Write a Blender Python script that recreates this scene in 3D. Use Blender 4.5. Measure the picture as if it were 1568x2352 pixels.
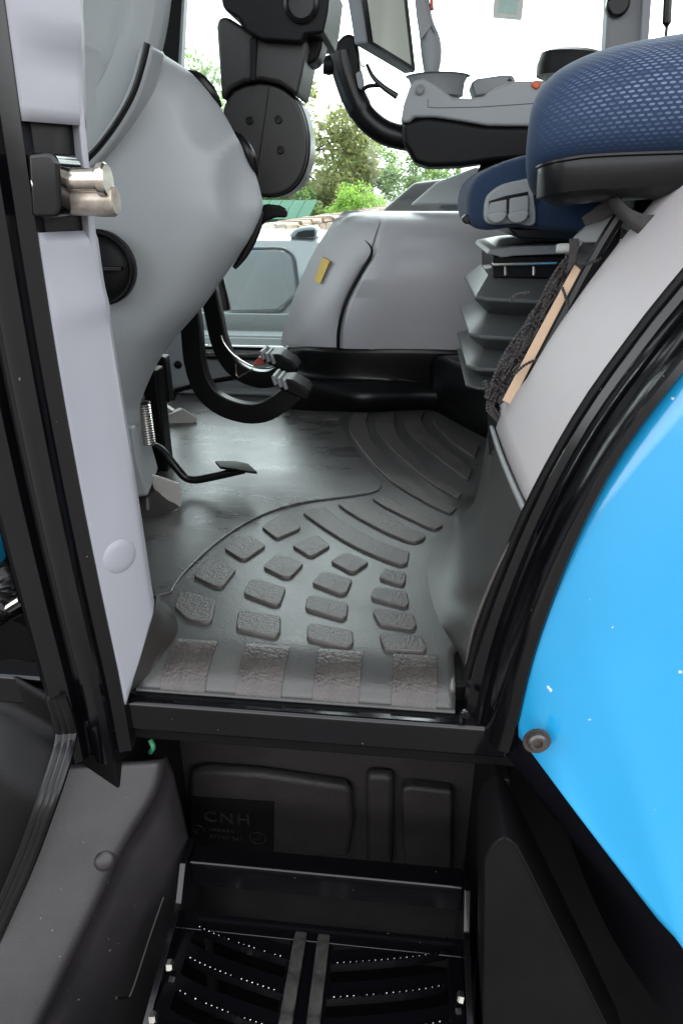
import bpy, bmesh, math, random
from mathutils import Vector, Matrix, noise
R = math.radians
for o in list(bpy.data.objects): bpy.data.objects.remove(o, do_unlink=True)
S = bpy.context.scene
COL = S.collection
# ------------------------------------------------------------------ camera
CAM_H, PITCH, YAW, FPX = 0.58, R(24.8), R(6.0), 1568.0
cam = bpy.data.cameras.new('camera'); camo = bpy.data.objects.new('camera', cam); COL.objects.link(camo)
cam.sensor_fit = 'VERTICAL'; cam.sensor_height = 36; cam.lens = 24.0
cam.clip_start = 0.02; cam.clip_end = 2000
camo.location = (0, 0, CAM_H); camo.rotation_euler = (R(90) - PITCH, 0, YAW)
S.camera = camo
# ------------------------------------------------------------------ sky, sun, exposure
W = bpy.data.worlds.new('World'); S.world = W; W.use_nodes = True
nt = W.node_tree; nt.nodes.clear()
sky = nt.nodes.new('ShaderNodeTexSky'); sky.sky_type = 'NISHITA'; sky.sun_disc = False
SUN_EL, SUN_ROT = R(55), R(30)
sky.sun_elevation = SUN_EL; sky.sun_rotation = SUN_ROT
sky.air_density = 1.0; sky.dust_density = 4.0; sky.ozone_density = 1.0
hsv = nt.nodes.new('ShaderNodeHueSaturation'); hsv.inputs['Saturation'].default_value = 0.12   # overcast: grey-white
bg = nt.nodes.new('ShaderNodeBackground'); bg.inputs['Strength'].default_value = 0.15
wo = nt.nodes.new('ShaderNodeOutputWorld')
nt.links.new(sky.outputs[0], hsv.inputs['Color']); nt.links.new(hsv.outputs[0], bg.inputs[0]); nt.links.new(bg.outputs[0], wo.inputs[0])
sl = bpy.data.lights.new('sun', 'SUN'); sl.energy = 0.55; sl.angle = R(50); sl.color = (1, 0.97, 0.93)
so = bpy.data.objects.new('sun', sl); COL.objects.link(so)
sd = Vector((math.sin(SUN_ROT) * math.cos(SUN_EL), math.cos(SUN_ROT) * math.cos(SUN_EL), math.sin(SUN_EL)))
so.rotation_euler = sd.to_track_quat('Z', 'Y').to_euler()
S.view_settings.view_transform = 'Standard'; S.view_settings.look = 'None'
S.view_settings.gamma = 1; S.view_settings.use_curve_mapping = False
S.view_settings.exposure = 2.85
S.render.resolution_x = 682; S.render.resolution_y = 1024
S.render.engine = 'CYCLES'
S.cycles.max_bounces = 10; S.cycles.transparent_max_bounces = 16

# ------------------------------------------------------------------ pixel -> world helpers (pixels of a 1568 x 2352 copy of the photo)
def ray(x, y):
    u = (x - 784) / FPX; v = (1176 - y) / FPX
    cp, sp = math.cos(PITCH), math.sin(PITCH)
    a, b, z = u, cp + v * sp, -sp + v * cp
    c, s = math.cos(YAW), math.sin(YAW)
    return Vector((c * a - s * b, s * a + c * b, z))
CP = Vector((0, 0, CAM_H))
def PY(x, y, Y): d = ray(x, y); return CP + d * (Y / d.y)
def PZ(x, y, Z): d = ray(x, y); return CP + d * ((Z - CAM_H) / d.z)
def PX(x, y, X): d = ray(x, y); return CP + d * (X / d.x)
def V(*a): return Vector(a)

# ------------------------------------------------------------------ materials
MATS = {}
KA = 0.72      # overall reflectance level, balanced against the exposure
def mat(name, col, rough=0.5, metal=0.0, spec=0.5, var=0.0, vscale=8.0, bump=0.0, bscale=60.0, coat=0.0, speck=0.0, speck_col=(0.5, 0.46, 0.4), speck_scale=140, rvar=0.0, col2=None, sheen=0.0, stretch=None):
    if metal < 0.9: col = tuple(c * KA for c in col); col2 = tuple(c * KA for c in col2) if col2 else None; speck_col = tuple(c * KA for c in speck_col)
    m = bpy.data.materials.new(name); m.use_nodes = True; MATS[name] = m
    n = m.node_tree.nodes; l = m.node_tree.links; b = n['Principled BSDF']
    b.inputs['Base Color'].default_value = (*col, 1); b.inputs['Roughness'].default_value = rough
    b.inputs['Metallic'].default_value = metal; b.inputs['Specular IOR Level'].default_value = spec
    b.inputs['Coat Weight'].default_value = coat; b.inputs['Coat Roughness'].default_value = 0.05
    b.inputs['Sheen Weight'].default_value = sheen
    tc = n.new('ShaderNodeTexCoord'); src = tc.outputs['Object']
    if stretch:
        mp = n.new('ShaderNodeMapping'); mp.inputs['Scale'].default_value = stretch; l.new(src, mp.inputs[0]); src = mp.outputs[0]
    out = None
    if var or col2:
        t = n.new('ShaderNodeTexNoise'); t.inputs['Scale'].default_value = vscale; t.inputs['Detail'].default_value = 6; t.inputs['Roughness'].default_value = 0.65
        l.new(src, t.inputs['Vector'])
        r = n.new('ShaderNodeValToRGB'); r.color_ramp.elements[0].position = 0.3; r.color_ramp.elements[1].position = 0.7
        c2 = col2 or tuple(min(1, c * (1 + var)) for c in col); c1 = col if col2 else tuple(c * (1 - var) for c in col)
        r.color_ramp.elements[0].color = (*c1, 1); r.color_ramp.elements[1].color = (*c2, 1)
        l.new(t.outputs['Fac'], r.inputs[0]); out = r.outputs[0]
        if rvar:
            mr = n.new('ShaderNodeMapRange'); mr.inputs['From Min'].default_value = 0.3; mr.inputs['From Max'].default_value = 0.7
            mr.inputs['To Min'].default_value = rough - rvar; mr.inputs['To Max'].default_value = rough + rvar
            l.new(t.outputs['Fac'], mr.inputs['Value']); l.new(mr.outputs[0], b.inputs['Roughness'])
    if speck:
        t2 = n.new('ShaderNodeTexNoise'); t2.inputs['Scale'].default_value = speck_scale; t2.inputs['Detail'].default_value = 2
        l.new(tc.outputs['Object'], t2.inputs['Vector'])
        r2 = n.new('ShaderNodeValToRGB'); r2.color_ramp.elements[0].position = 0.80 - speck; r2.color_ramp.elements[1].position = 0.82 - speck
        l.new(t2.outputs['Fac'], r2.inputs[0])
        mx = n.new('ShaderNodeMix'); mx.data_type = 'RGBA'
        l.new(r2.outputs[0], mx.inputs['Factor']); mx.inputs['A'].default_value = (*col, 1); mx.inputs['B'].default_value = (*speck_col, 1)
        if out: l.new(out, mx.inputs['A'])
        out = mx.outputs['Result']
    if out: l.new(out, b.inputs['Base Color'])
    if bump:
        t3 = n.new('ShaderNodeTexNoise'); t3.inputs['Scale'].default_value = bscale; t3.inputs['Detail'].default_value = 4
        l.new(src, t3.inputs['Vector'])
        bp = n.new('ShaderNodeBump'); bp.inputs['Strength'].default_value = bump; bp.inputs['Distance'].default_value = 0.004
        l.new(t3.outputs['Fac'], bp.inputs['Height']); l.new(bp.outputs[0], b.inputs['Normal'])
    return m
GREY = mat('grey_plastic', (0.33, 0.352, 0.362), 0.46, var=0.04, vscale=5, bump=0.05, bscale=500)
GREY_DK = mat('grey_plastic_dark', (0.25, 0.26, 0.27), 0.5, var=0.05, bump=0.05, bscale=400)
ARCHG = mat('arch_grey_plastic', (0.48, 0.48, 0.50), 0.40, var=0.04, vscale=5, bump=0.05, bscale=500)
TRIM = mat('lilac_grey_trim', (0.345, 0.353, 0.388), 0.45, var=0.03, vscale=5, speck=0.02, speck_col=(0.25, 0.23, 0.22), bump=0.04, bscale=500)
PINK = mat('warm_grey_trim', (0.60, 0.565, 0.575), 0.55, var=0.03, vscale=4, bump=0.05, bscale=500)
GLOSS = mat('black_gloss_paint', (0.003, 0.003, 0.004), 0.12, spec=0.45, var=0.3, vscale=6, speck=0.035, speck_col=(0.16, 0.13, 0.1), speck_scale=120, bump=0.03, bscale=25)
BLKP = mat('black_plastic', (0.006, 0.006, 0.0065), 0.45, spec=0.14, var=0.25, vscale=8, bump=0.12, bscale=350)
BLKP2 = mat('black_satin', (0.005, 0.005, 0.0055), 0.30, spec=0.3, var=0.2, vscale=10)
DUST_SHEEN = mat('dust_sheen_plastic', (0.012, 0.011, 0.012), 0.38, col2=(0.034, 0.030, 0.032), vscale=7, speck=0.05, speck_col=(0.3, 0.27, 0.24), speck_scale=130, bump=0.14, bscale=600)  # paler noise tone stands in for the tank's sky sheen; specks are dust
COLP = mat('column_plastic', (0.014, 0.0135, 0.013), 0.5, var=0.15, vscale=8, bump=0.1, bscale=400)
RUB = mat('mat_rubber', (0.046, 0.049, 0.048), 0.32, col2=(0.092, 0.092, 0.088), vscale=5, rvar=0.07, bump=0.10, bscale=220, speck=0.03, speck_col=(0.14, 0.13, 0.12))
RUBS = mat('mat_rubber_smooth', (0.038, 0.039, 0.039), 0.30, col2=(0.098, 0.095, 0.091), vscale=4, rvar=0.08, bump=0.10, bscale=160, stretch=(1, 2.6, 1), speck=0.03, speck_col=(0.16, 0.15, 0.14))
def scuffs(m, scale, lo, col):
    n = m.node_tree.nodes; l = m.node_tree.links; b = n['Principled BSDF']
    tc = n.new('ShaderNodeTexCoord'); mp = n.new('ShaderNodeMapping'); mp.inputs['Scale'].default_value = scale; mp.inputs['Rotation'].default_value = (0, 0, 0.25)
    t = n.new('ShaderNodeTexNoise'); t.inputs['Scale'].default_value = 1.0; t.inputs['Detail'].default_value = 5; t.inputs['Roughness'].default_value = 0.7
    t2 = n.new('ShaderNodeTexNoise'); t2.inputs['Scale'].default_value = 3.2; t2.inputs['Detail'].default_value = 2
    mu = n.new('ShaderNodeMath'); mu.operation = 'MULTIPLY'
    r = n.new('ShaderNodeValToRGB'); r.color_ramp.elements[0].position = lo; r.color_ramp.elements[1].position = lo + 0.10
    mx = n.new('ShaderNodeMix'); mx.data_type = 'RGBA'; mx.inputs['B'].default_value = (*col, 1)
    l.new(tc.outputs['Object'], mp.inputs[0]); l.new(mp.outputs[0], t.inputs['Vector']); l.new(tc.outputs['Object'], t2.inputs['Vector'])
    l.new(t.outputs['Fac'], mu.inputs[0]); l.new(t2.outputs['Fac'], mu.inputs[1]); l.new(mu.outputs[0], r.inputs[0])
    old = b.inputs['Base Color'].links[0].from_socket; l.new(old, mx.inputs['A']); l.new(r.outputs[0], mx.inputs['Factor']); l.new(mx.outputs['Result'], b.inputs['Base Color'])
scuffs(RUBS, (9, 60, 9), 0.335, (0.20, 0.195, 0.19))
scuffs(RUB, (20, 30, 20), 0.37, (0.13, 0.12, 0.11))
RUBP = mat('worn_pad_rubber', (0.050, 0.046, 0.044), 0.36, col2=(0.110, 0.099, 0.092), vscale=22, rvar=0.08, bump=0.35, bscale=240)
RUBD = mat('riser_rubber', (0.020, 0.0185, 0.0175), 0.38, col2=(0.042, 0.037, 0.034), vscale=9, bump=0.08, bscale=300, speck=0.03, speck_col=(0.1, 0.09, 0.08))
BLUE = mat('blue_paint', (0.018, 0.36, 0.70), 0.25, var=0.05, vscale=3, coat=0.8, speck=0.062, speck_col=(0.7, 0.85, 0.95), speck_scale=55, bump=0.02, bscale=6)
SILVER = mat('silver_paint', (0.27, 0.29, 0.295), 0.3, metal=0.3, coat=0.5, var=0.03, vscale=2)
STEEL = mat('bright_steel', (0.55, 0.53, 0.50), 0.25, metal=1.0, var=0.2, vscale=40)
BRASS = mat('zinc_passivated', (0.62, 0.56, 0.49), 0.2, metal=1.0, var=0.25, vscale=50, bump=0.05)
RUSTY = mat('stained_zinc', (0.62, 0.60, 0.54), 0.3, metal=0.6, col2=(0.36, 0.27, 0.20), vscale=60)
CREAM = mat('cream_metal', (0.52, 0.51, 0.47), 0.5, var=0.1, vscale=20)
TAN = mat('tan_paper', (0.72, 0.50, 0.34), 0.7, var=0.04, vscale=20)
YEL = mat('yellow_label', (0.75, 0.50, 0.06), 0.5, var=0.1, vscale=60)
ORA = mat('orange_plastic', (0.75, 0.12, 0.02), 0.4, var=0.05)
REDP = mat('red_plastic', (0.6, 0.10, 0.06), 0.5, var=0.1)
WHT = mat('white_plastic', (0.7, 0.7, 0.68), 0.5, var=0.04)
BFAB = mat('blue_fabric', (0.008, 0.032, 0.085), 0.85, var=0.15, vscale=90, bump=0.4, bscale=700, sheen=0.08)
CORD = mat('black_cord', (0.050, 0.042, 0.042), 0.55, var=0.4, vscale=150, bump=0.5, bscale=500)
STRAP = mat('dark_strap', (0.05, 0.045, 0.045), 0.8, var=0.2, vscale=120, bump=0.4, bscale=600)
STONE = [mat('stone_%s' % k, c, 0.85, var=0.25, vscale=9, bump=0.5, bscale=30) for k, c in (('sand', (0.36, 0.27, 0.20)), ('brown', (0.27, 0.19, 0.14)), ('grey', (0.30, 0.27, 0.24)), ('pink', (0.38, 0.26, 0.21)))]
MORTAR = mat('mortar', (0.24, 0.20, 0.165), 0.9, var=0.2, vscale=10, bump=0.4)
GREENP = mat('green_sheet', (0.045, 0.14, 0.085), 0.5, var=0.08, vscale=3)
BARK = mat('bark', (0.09, 0.07, 0.05), 0.9, var=0.3, vscale=10, bump=0.6, bscale=25)
GRND = mat('yard_ground', (0.085, 0.08, 0.075), 0.9, var=0.2, vscale=1.5, bump=0.4, bscale=30)
def leafmat(name, c1, c2):
    c1, c2 = tuple(x * 1.35 for x in c1), tuple(x * 1.35 for x in c2)
    m = mat(name, c1, 0.6, col2=c2, vscale=0.9)
    b = m.node_tree.nodes['Principled BSDF']
    b.inputs['Transmission Weight'].default_value = 0.0
    tr = m.node_tree.nodes.new('ShaderNodeBsdfTranslucent'); tr.inputs[0].default_value = (*[min(1, x * 1.3) for x in c2], 1)
    mx = m.node_tree.nodes.new('ShaderNodeMixShader'); mx.inputs[0].default_value = 0.4
    o = m.node_tree.nodes['Material Output']
    m.node_tree.links.new(b.outputs[0], mx.inputs[1]); m.node_tree.links.new(tr.outputs[0], mx.inputs[2]); m.node_tree.links.new(mx.outputs[0], o.inputs[0])
    return m
LEAF = [leafmat('leaf_dark', (0.035, 0.07, 0.015), (0.08, 0.13, 0.03)), leafmat('leaf_mid', (0.07, 0.13, 0.035), (0.13, 0.20, 0.06)), leafmat('leaf_bright', (0.10, 0.19, 0.02), (0.17, 0.28, 0.04)), leafmat('leaf_olive', (0.08, 0.10, 0.03), (0.16, 0.17, 0.06))]
def glassmat():
    m = bpy.data.materials.new('window_glass'); m.use_nodes = True; n = m.node_tree.nodes; l = m.node_tree.links; n.clear()
    o = n.new('ShaderNodeOutputMaterial'); mx = n.new('ShaderNodeMixShader'); t = n.new('ShaderNodeBsdfTransparent'); g = n.new('ShaderNodeBsdfGlossy')
    t.inputs[0].default_value = (0.90, 0.965, 0.955, 1); g.inputs['Roughness'].default_value = 0.02
    f = n.new('ShaderNodeFresnel'); f.inputs[0].default_value = 1.45
    tn = n.new('ShaderNodeTexNoise'); tn.inputs['Scale'].default_value = 3; ma = n.new('ShaderNodeMath'); ma.operation = 'MULTIPLY_ADD'; ma.inputs[1].default_value = 0.03
    l.new(tn.outputs['Fac'], ma.inputs[0]); l.new(f.outputs[0], ma.inputs[2])
    l.new(ma.outputs[0], mx.inputs[0]); l.new(t.outputs[0], mx.inputs[1]); l.new(g.outputs[0], mx.inputs[2]); l.new(mx.outputs[0], o.inputs[0])
    return m
GLASS = glassmat()
def meshfab():
    m = mat('blue_mesh_fabric', (0.012, 0.04, 0.125), 0.8, sheen=0.05)
    n = m.node_tree.nodes; l = m.node_tree.links; b = n['Principled BSDF']
    uv = n.new('ShaderNodeUVMap'); sp = n.new('ShaderNodeSeparateXYZ'); l.new(uv.outputs[0], sp.inputs[0])
    def math_(op, a, bb=None, c=None):
        k = n.new('ShaderNodeMath'); k.operation = op
        for i, v in enumerate((a, bb, c)):
            if v is None: continue
            if isinstance(v, (int, float)): k.inputs[i].default_value = v
            else: l.new(v, k.inputs[i])
        return k.outputs[0]
    Vv, U = sp.outputs[0], sp.outputs[1]     # x runs round the section from underneath, y along the seat
    vs = math_('MULTIPLY', Vv, 230.0); row = math_('FLOOR', vs)
    off = math_('MULTIPLY', math_('MODULO', row, 2.0), 0.5)
    us = math_('ADD', math_('MULTIPLY', U, 60.0), off)
    fu = math_('ABSOLUTE', math_('SUBTRACT', math_('FRACT', us), 0.5)); fv = math_('ABSOLUTE', math_('SUBTRACT', math_('FRACT', vs), 0.5))
    d = math_('ADD', math_('POWER', math_('DIVIDE', fu, 0.35), 2.0), math_('POWER', math_('DIVIDE', fv, 0.25), 2.0))
    dot = math_('LESS_THAN', d, 1.0)
    # the woven zone fades out towards the seams
    def sm(x, a, bb):
        k = n.new('ShaderNodeMapRange'); k.interpolation_type = 'SMOOTHSTEP'; k.inputs['From Min'].default_value = a; k.inputs['From Max'].default_value = bb; l.new(x, k.inputs['Value']); return k.outputs[0]
    z = math_('MULTIPLY', math_('MULTIPLY', sm(U, 0.16, 0.42), sm(Vv, 0.75, 0.68)), sm(Vv, 0.20, 0.27))
    nz = n.new('ShaderNodeTexNoise'); nz.inputs['Scale'].default_value = 25; 
    f = math_('MULTIPLY', math_('MULTIPLY', dot, z), sm(nz.outputs['Fac'], 0.2, 0.6))
    mx = n.new('ShaderNodeMix'); mx.data_type = 'RGBA'; l.new(f, mx.inputs['Factor'])
    mx.inputs['A'].default_value = (0.0065, 0.0245, 0.066, 1); mx.inputs['B'].default_value = (0.13, 0.17, 0.26, 1)
    l.new(mx.outputs['Result'], b.inputs['Base Color'])
    bp = n.new('ShaderNodeBump'); bp.inputs['Strength'].default_value = 0.4; bp.inputs['Distance'].default_value = 0.002; l.new(dot, bp.inputs['Height']); l.new(bp.outputs[0], b.inputs['Normal'])
    return m
MESHF = meshfab()

# ------------------------------------------------------------------ object helpers
WL = {}
def empty(name, loc, label=None, cat=None, group=None):
    o = bpy.data.objects.new(name, None); COL.objects.link(o); o.location = loc; o.empty_display_size = 0.1; WL[o] = Vector(loc)
    tag(o, label, cat, group); return o
def tag(o, label=None, cat=None, group=None, kind=None):
    if label: o['label'] = label
    if cat: o['category'] = cat
    if group: o['group'] = group
    if kind: o['kind'] = kind
    return o
def link(name, me, parent=None, m=None, recenter=True):
    if recenter and len(me.vertices):
        xs = [v.co for v in me.vertices]
        c = Vector([(min(v[i] for v in xs) + max(v[i] for v in xs)) / 2 for i in range(3)])
        me.transform(Matrix.Translation(-c))
    else: c = Vector((0, 0, 0))
    o = bpy.data.objects.new(name, me); COL.objects.link(o)
    if m: me.materials.append(m)
    o.location = c; WL[o] = c
    if parent: o.parent = parent; o.matrix_parent_inverse = Matrix.Translation(-WL[parent])
    return o
def smooth(me, ang=35):
    for p in me.polygons: p.use_smooth = True
    me.set_sharp_from_angle(angle=R(ang))
def fin(name, bm, m, parent=None, bevel=0.0, seg=3, ang=35, subdiv=0, solid=0.0, soff=0.0):
    bmesh.ops.recalc_face_normals(bm, faces=bm.faces)
    me = bpy.data.meshes.new(name); bm.to_mesh(me); bm.free()
    smooth(me, ang)
    o = link(name, me, parent, m)
    if solid:
        k = o.modifiers.new('solid', 'SOLIDIFY'); k.thickness = solid; k.offset = soff
    if bevel:
        k = o.modifiers.new('bevel', 'BEVEL'); k.width = bevel; k.segments = seg; k.limit_method = 'ANGLE'; k.angle_limit = R(30); k.harden_normals = True
    if subdiv:
        k = o.modifiers.new('sub', 'SUBSURF'); k.levels = subdiv; k.render_levels = subdiv
    return o
def cat(pts, n, closed=False):
    """Catmull-Rom through points, resampled to n by arc length"""
    pts = [Vector(p) for p in pts]; N = len(pts); out = []
    segs = N if closed else N - 1
    for i in range(segs):
        if closed: p0, p1, p2, p3 = pts[(i - 1) % N], pts[i], pts[(i + 1) % N], pts[(i + 2) % N]
        else: p0, p1, p2, p3 = pts[max(i - 1, 0)], pts[i], pts[i + 1], pts[min(i + 2, N - 1)]
        for k in range(12):
            t = k / 12
            out.append(0.5 * ((2 * p1) + (p2 - p0) * t + (2 * p0 - 5 * p1 + 4 * p2 - p3) * t * t + (3 * p1 - p0 - 3 * p2 + p3) * t ** 3))
    out.append(pts[0].copy() if closed else pts[-1].copy())
    L = [0.0]
    for a, b in zip(out, out[1:]): L.append(L[-1] + (b - a).length)
    res = []; j = 0; cnt = n if not closed else n + 1
    for i in range(cnt):
        s = L[-1] * i / (cnt - 1)
        while j < len(L) - 2 and L[j + 1] < s: j += 1
        d = L[j + 1] - L[j]; t = 0 if d < 1e-9 else (s - L[j]) / d
        res.append(out[j].lerp(out[j + 1], t))
    return res[:-1] if closed else res
def lin(pts, n):
    pts = [Vector(p) for p in pts]; L = [0.0]
    for a, b in zip(pts, pts[1:]): L.append(L[-1] + (b - a).length)
    res = []; j = 0
    for i in range(n):
        s = L[-1] * i / (n - 1)
        while j < len(L) - 2 and L[j + 1] < s: j += 1
        d = L[j + 1] - L[j]; res.append(pts[j].lerp(pts[j + 1], 0 if d < 1e-9 else (s - L[j]) / d))
    return res
def loft_bm(rows, closed=False, cap0=False, cap1=False):
    bm = bmesh.new(); uvl = bm.loops.layers.uv.new('UVMap'); g = [[bm.verts.new(p) for p in r] for r in rows]
    n = len(rows[0]); m = len(rows)
    for i in range(m - 1):
        for j in range(n if closed else n - 1):
            k = (j + 1) % n
            try: f = bm.faces.new((g[i][j], g[i][k], g[i + 1][k], g[i + 1][j]))
            except ValueError: continue
            for lp, (a, b) in zip(f.loops, ((i, j), (i, j + 1), (i + 1, j + 1), (i + 1, j))): lp[uvl].uv = (b / (n - 1), a / (m - 1))
    if cap0: bm.faces.new(g[0][::-1])
    if cap1: bm.faces.new(g[-1])
    return bm
def loft(name, rows, m, parent=None, closed=False, cap0=False, cap1=False, **k):
    return fin(name, loft_bm(rows, closed, cap0, cap1), m, parent, **k)
def spans(rows, n):
    """smooth across rows: Catmull-Rom between the given sections"""
    cols = [cat([r[j] for r in rows], n) for j in range(len(rows[0]))]
    return [[c[i] for c in cols] for i in range(n)]
def prism_bm(pts, d, bm=None):
    bm = bm or bmesh.new(); d = Vector(d)
    a = [bm.verts.new(p) for p in pts]; b = [bm.verts.new(Vector(p) + d) for p in pts]
    bm.faces.new(a); bm.faces.new(b[::-1]); n = len(a)
    for i in range(n): bm.faces.new((a[i], b[i], b[(i + 1) % n], a[(i + 1) % n]))
    return bm
def prism(name, pts, d, m, parent=None, bevel=0.003, **k):
    return fin(name, prism_bm(pts, d), m, parent, bevel=bevel, **k)
def box_bm(lo, hi, bm=None, mtx=None):
    bm = bm or bmesh.new(); x0, y0, z0 = lo; x1, y1, z1 = hi
    vs = [Vector(p) for p in ((x0, y0, z0), (x1, y0, z0), (x1, y1, z0), (x0, y1, z0), (x0, y0, z1), (x1, y0, z1), (x1, y1, z1), (x0, y1, z1))]
    if mtx: vs = [mtx @ v for v in vs]
    v = [bm.verts.new(p) for p in vs]
    for f in ((0, 3, 2, 1), (4, 5, 6, 7), (0, 1, 5, 4), (1, 2, 6, 5), (2, 3, 7, 6), (3, 0, 4, 7)): bm.faces.new([v[i] for i in f])
    return bm
def box(name, lo, hi, m, parent=None, bevel=0.004, mtx=None, **k):
    return fin(name, box_bm(lo, hi, None, mtx), m, parent, bevel=bevel, **k)
def frame_dirs(pts):
    T = []
    for i in range(len(pts)):
        t = pts[min(i + 1, len(pts) - 1)] - pts[max(i - 1, 0)]; T.append(t.normalized())
    up = Vector((0, 0, 1)) if abs(T[0].z) < 0.9 else Vector((0, 1, 0))
    n = (up - T[0] * up.dot(T[0])).normalized(); N = []
    for t in T:
        n = (n - t * n.dot(t)).normalized(); N.append(n.copy())
    return T, N
def tube_bm(pts, r, seg=8, bm=None, cap=True):
    bm = bm or bmesh.new(); pts = [Vector(p) for p in pts]; T, N = frame_dirs(pts); rings = []
    for i, p in enumerate(pts):
        rr = r(i / (len(pts) - 1)) if callable(r) else r; B = T[i].cross(N[i])
        rings.append([bm.verts.new(p + (N[i] * math.cos(2 * math.pi * k / seg) + B * math.sin(2 * math.pi * k / seg)) * rr) for k in range(seg)])
    for a, b in zip(rings, rings[1:]):
        for k in range(seg): bm.faces.new((a[k], a[(k + 1) % seg], b[(k + 1) % seg], b[k]))
    if cap: bm.faces.new(rings[0][::-1]); bm.faces.new(rings[-1])
    return bm
def tube(name, pts, r, m, parent=None, seg=10, n=None, **k):
    if n: pts = cat(pts, n)
    return fin(name, tube_bm(pts, r, seg), m, parent, **k)
def bar(name, pts, w, t, wdir, m, parent=None, n=24, bevel=0.004):
    """flat bar swept along pts: width w in the plane of the bend, thickness t along wdir"""
    pts = cat(pts, n); wd = Vector(wdir).normalized(); rows = []
    for i, p in enumerate(pts):
        tg = (pts[min(i + 1, n - 1)] - pts[max(i - 1, 0)]).normalized(); s = tg.cross(wd).normalized()
        ww = w(i / (n - 1)) if callable(w) else w
        rows.append([p + s * ww / 2 + wd * t / 2, p - s * ww / 2 + wd * t / 2, p - s * ww / 2 - wd * t / 2, p + s * ww / 2 - wd * t / 2])
    return loft(name, rows, m, parent, closed=True, cap0=True, cap1=True, bevel=bevel)
def lathe(name, prof, c, axis, m, parent=None, seg=28, **k):
    """prof: list of (radius, distance along axis)"""
    ax = Vector(axis).normalized(); q = ax.to_track_quat('Z', 'Y'); rows = []
    for r, h in prof:
        rows.append([Vector(c) + q @ Vector((r * math.cos(2 * math.pi * i / seg), r * math.sin(2 * math.pi * i / seg), h)) for i in range(seg)])
    return loft(name, rows, m, parent, closed=True, cap0=True, cap1=True, **k)
def outl(px, Y): return [PY(x, y, Y) for x, y in px]
def screw(c, axis, r, m, parent, name='screw'):
    return lathe(name, [(r, 0), (r, r * 0.5), (r * 0.8, r * 0.75), (r * 0.5, r * 0.75), (r * 0.45, r * 0.35), (0.0005, r * 0.35)], c, axis, m, parent, seg=14)

# ================================================================== THE SETTING
GZ = -1.15
bm = bmesh.new(); bmesh.ops.create_grid(bm, x_segments=60, y_segments=60, size=400)
for v in bm.verts: v.co.z = GZ
g = fin('ground', bm, GRND); tag(g, kind='structure')

# ================================================================== TRACTOR
T = empty('tractor', (0.2, 1.4, GZ), 'blue tractor with its cab door open, black cab frame and grey interior', 'tractor')
FX0, FX1, FY0, FY1 = -0.95, 1.05, 0.70, 2.15

# ---- cab floor pan under the mat
FRONT = [(-0.47, 0.705), (-0.52, 0.80), (-0.62, 0.93), (-0.78, 1.00), (-0.90, 1.06), (-0.97, 1.25), (-0.99, 1.5), (-0.97, 1.9), (-0.93, 2.15)]   # plan of the cab's curved front
FC = cat([V(x, y, 0) for x, y in FRONT], 40)
prism('floor_pan', [V(p.x, p.y, -0.012) for p in FC] + [V(FX1, FY1, -0.012), V(FX1, 0.74, -0.012), V(-0.40, 0.74, -0.012)], (0, 0, -0.078), BLKP, T, bevel=0.002)

# ---- front door pillar: outer ribbed black frame
rib = [(-0.455, 0.70), (-0.455, 0.655), (-0.447, 0.650), (-0.432, 0.650), (-0.424, 0.657), (-0.420, 0.668), (-0.410, 0.668), (-0.406, 0.657), (-0.399, 0.654), (-0.389, 0.654), (-0.383, 0.661), (-0.381, 0.676), (-0.374, 0.680), (-0.366, 0.682), (-0.366, 0.70)]
def pil(z):   # lean of the pillar with height
    t = max(0, z); return 0.004 - 0.010 * math.sin(min(1, t / 0.75) * math.pi)
rows = []
for i in range(40):
    z = -0.113 + i * (1.73 / 39); dx = pil(z); rows.append([V(x + dx, y, z) for x, y in rib])
pillar = loft('front_door_pillar', rows, GLOSS, T, closed=True, cap0=True, cap1=True, ang=25)
# ---- sill beam
sill = prism('door_sill', [V(-0.40, 0.690, -0.036), V(-0.40, 0.690, -0.085), V(-0.40, 0.74, -0.095), V(-0.40, 0.80, -0.095), V(-0.40, 0.80, -0.036)], (0.545, 0, 0), GLOSS, T, bevel=0.006)
# ---- rear door pillar: follows the wheel arch
prof = [(0.084, -0.045), (0.088, 0.017), (0.104, 0.123), (0.136, 0.254), (0.177, 0.367), (0.217, 0.446), (0.254, 0.508), (0.31, 0.59), (0.39, 0.68), (0.48, 0.80), (0.52, 1.0), (0.53, 1.3), (0.53, 1.62)]
pc = cat([V(x, 0, z) for x, z in prof], 60)
rows = []
cs = [(0.0, 0.735), (0.000, 0.722), (0.006, 0.716), (0.022, 0.712), (0.026, 0.700), (0.030, 0.697), (0.036, 0.699), (0.040, 0.688), (0.052, 0.672), (0.064, 0.664), (0.080, 0.662), (0.088, 0.667), (0.092, 0.690), (0.092, 0.735)]
for i, p in enumerate(pc):
    t = (pc[min(i + 1, 59)] - pc[max(i - 1, 0)]).normalized(); nrm = V(t.z, 0, -t.x)
    k = 0.62 + 0.38 * max(0, 1 - abs(p.z - 0.0) / 0.35)
    rows.append([V(p.x, y, p.z) + nrm * (a * k * 0.72) for a, y in cs])
rp = loft('rear_door_pillar', rows, GLOSS, T, closed=True, cap0=True, cap1=True, ang=25)
tube('door_seal', [V(p.x - 0.001, 0.724, p.z) for p in pc[2:44]], 0.0055, BLKP, rp, seg=8)
screw(PY(1068, 1638, 0.688), (0, -1, 0.1), 0.006, GLOSS, sill, 'rivet')

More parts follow.
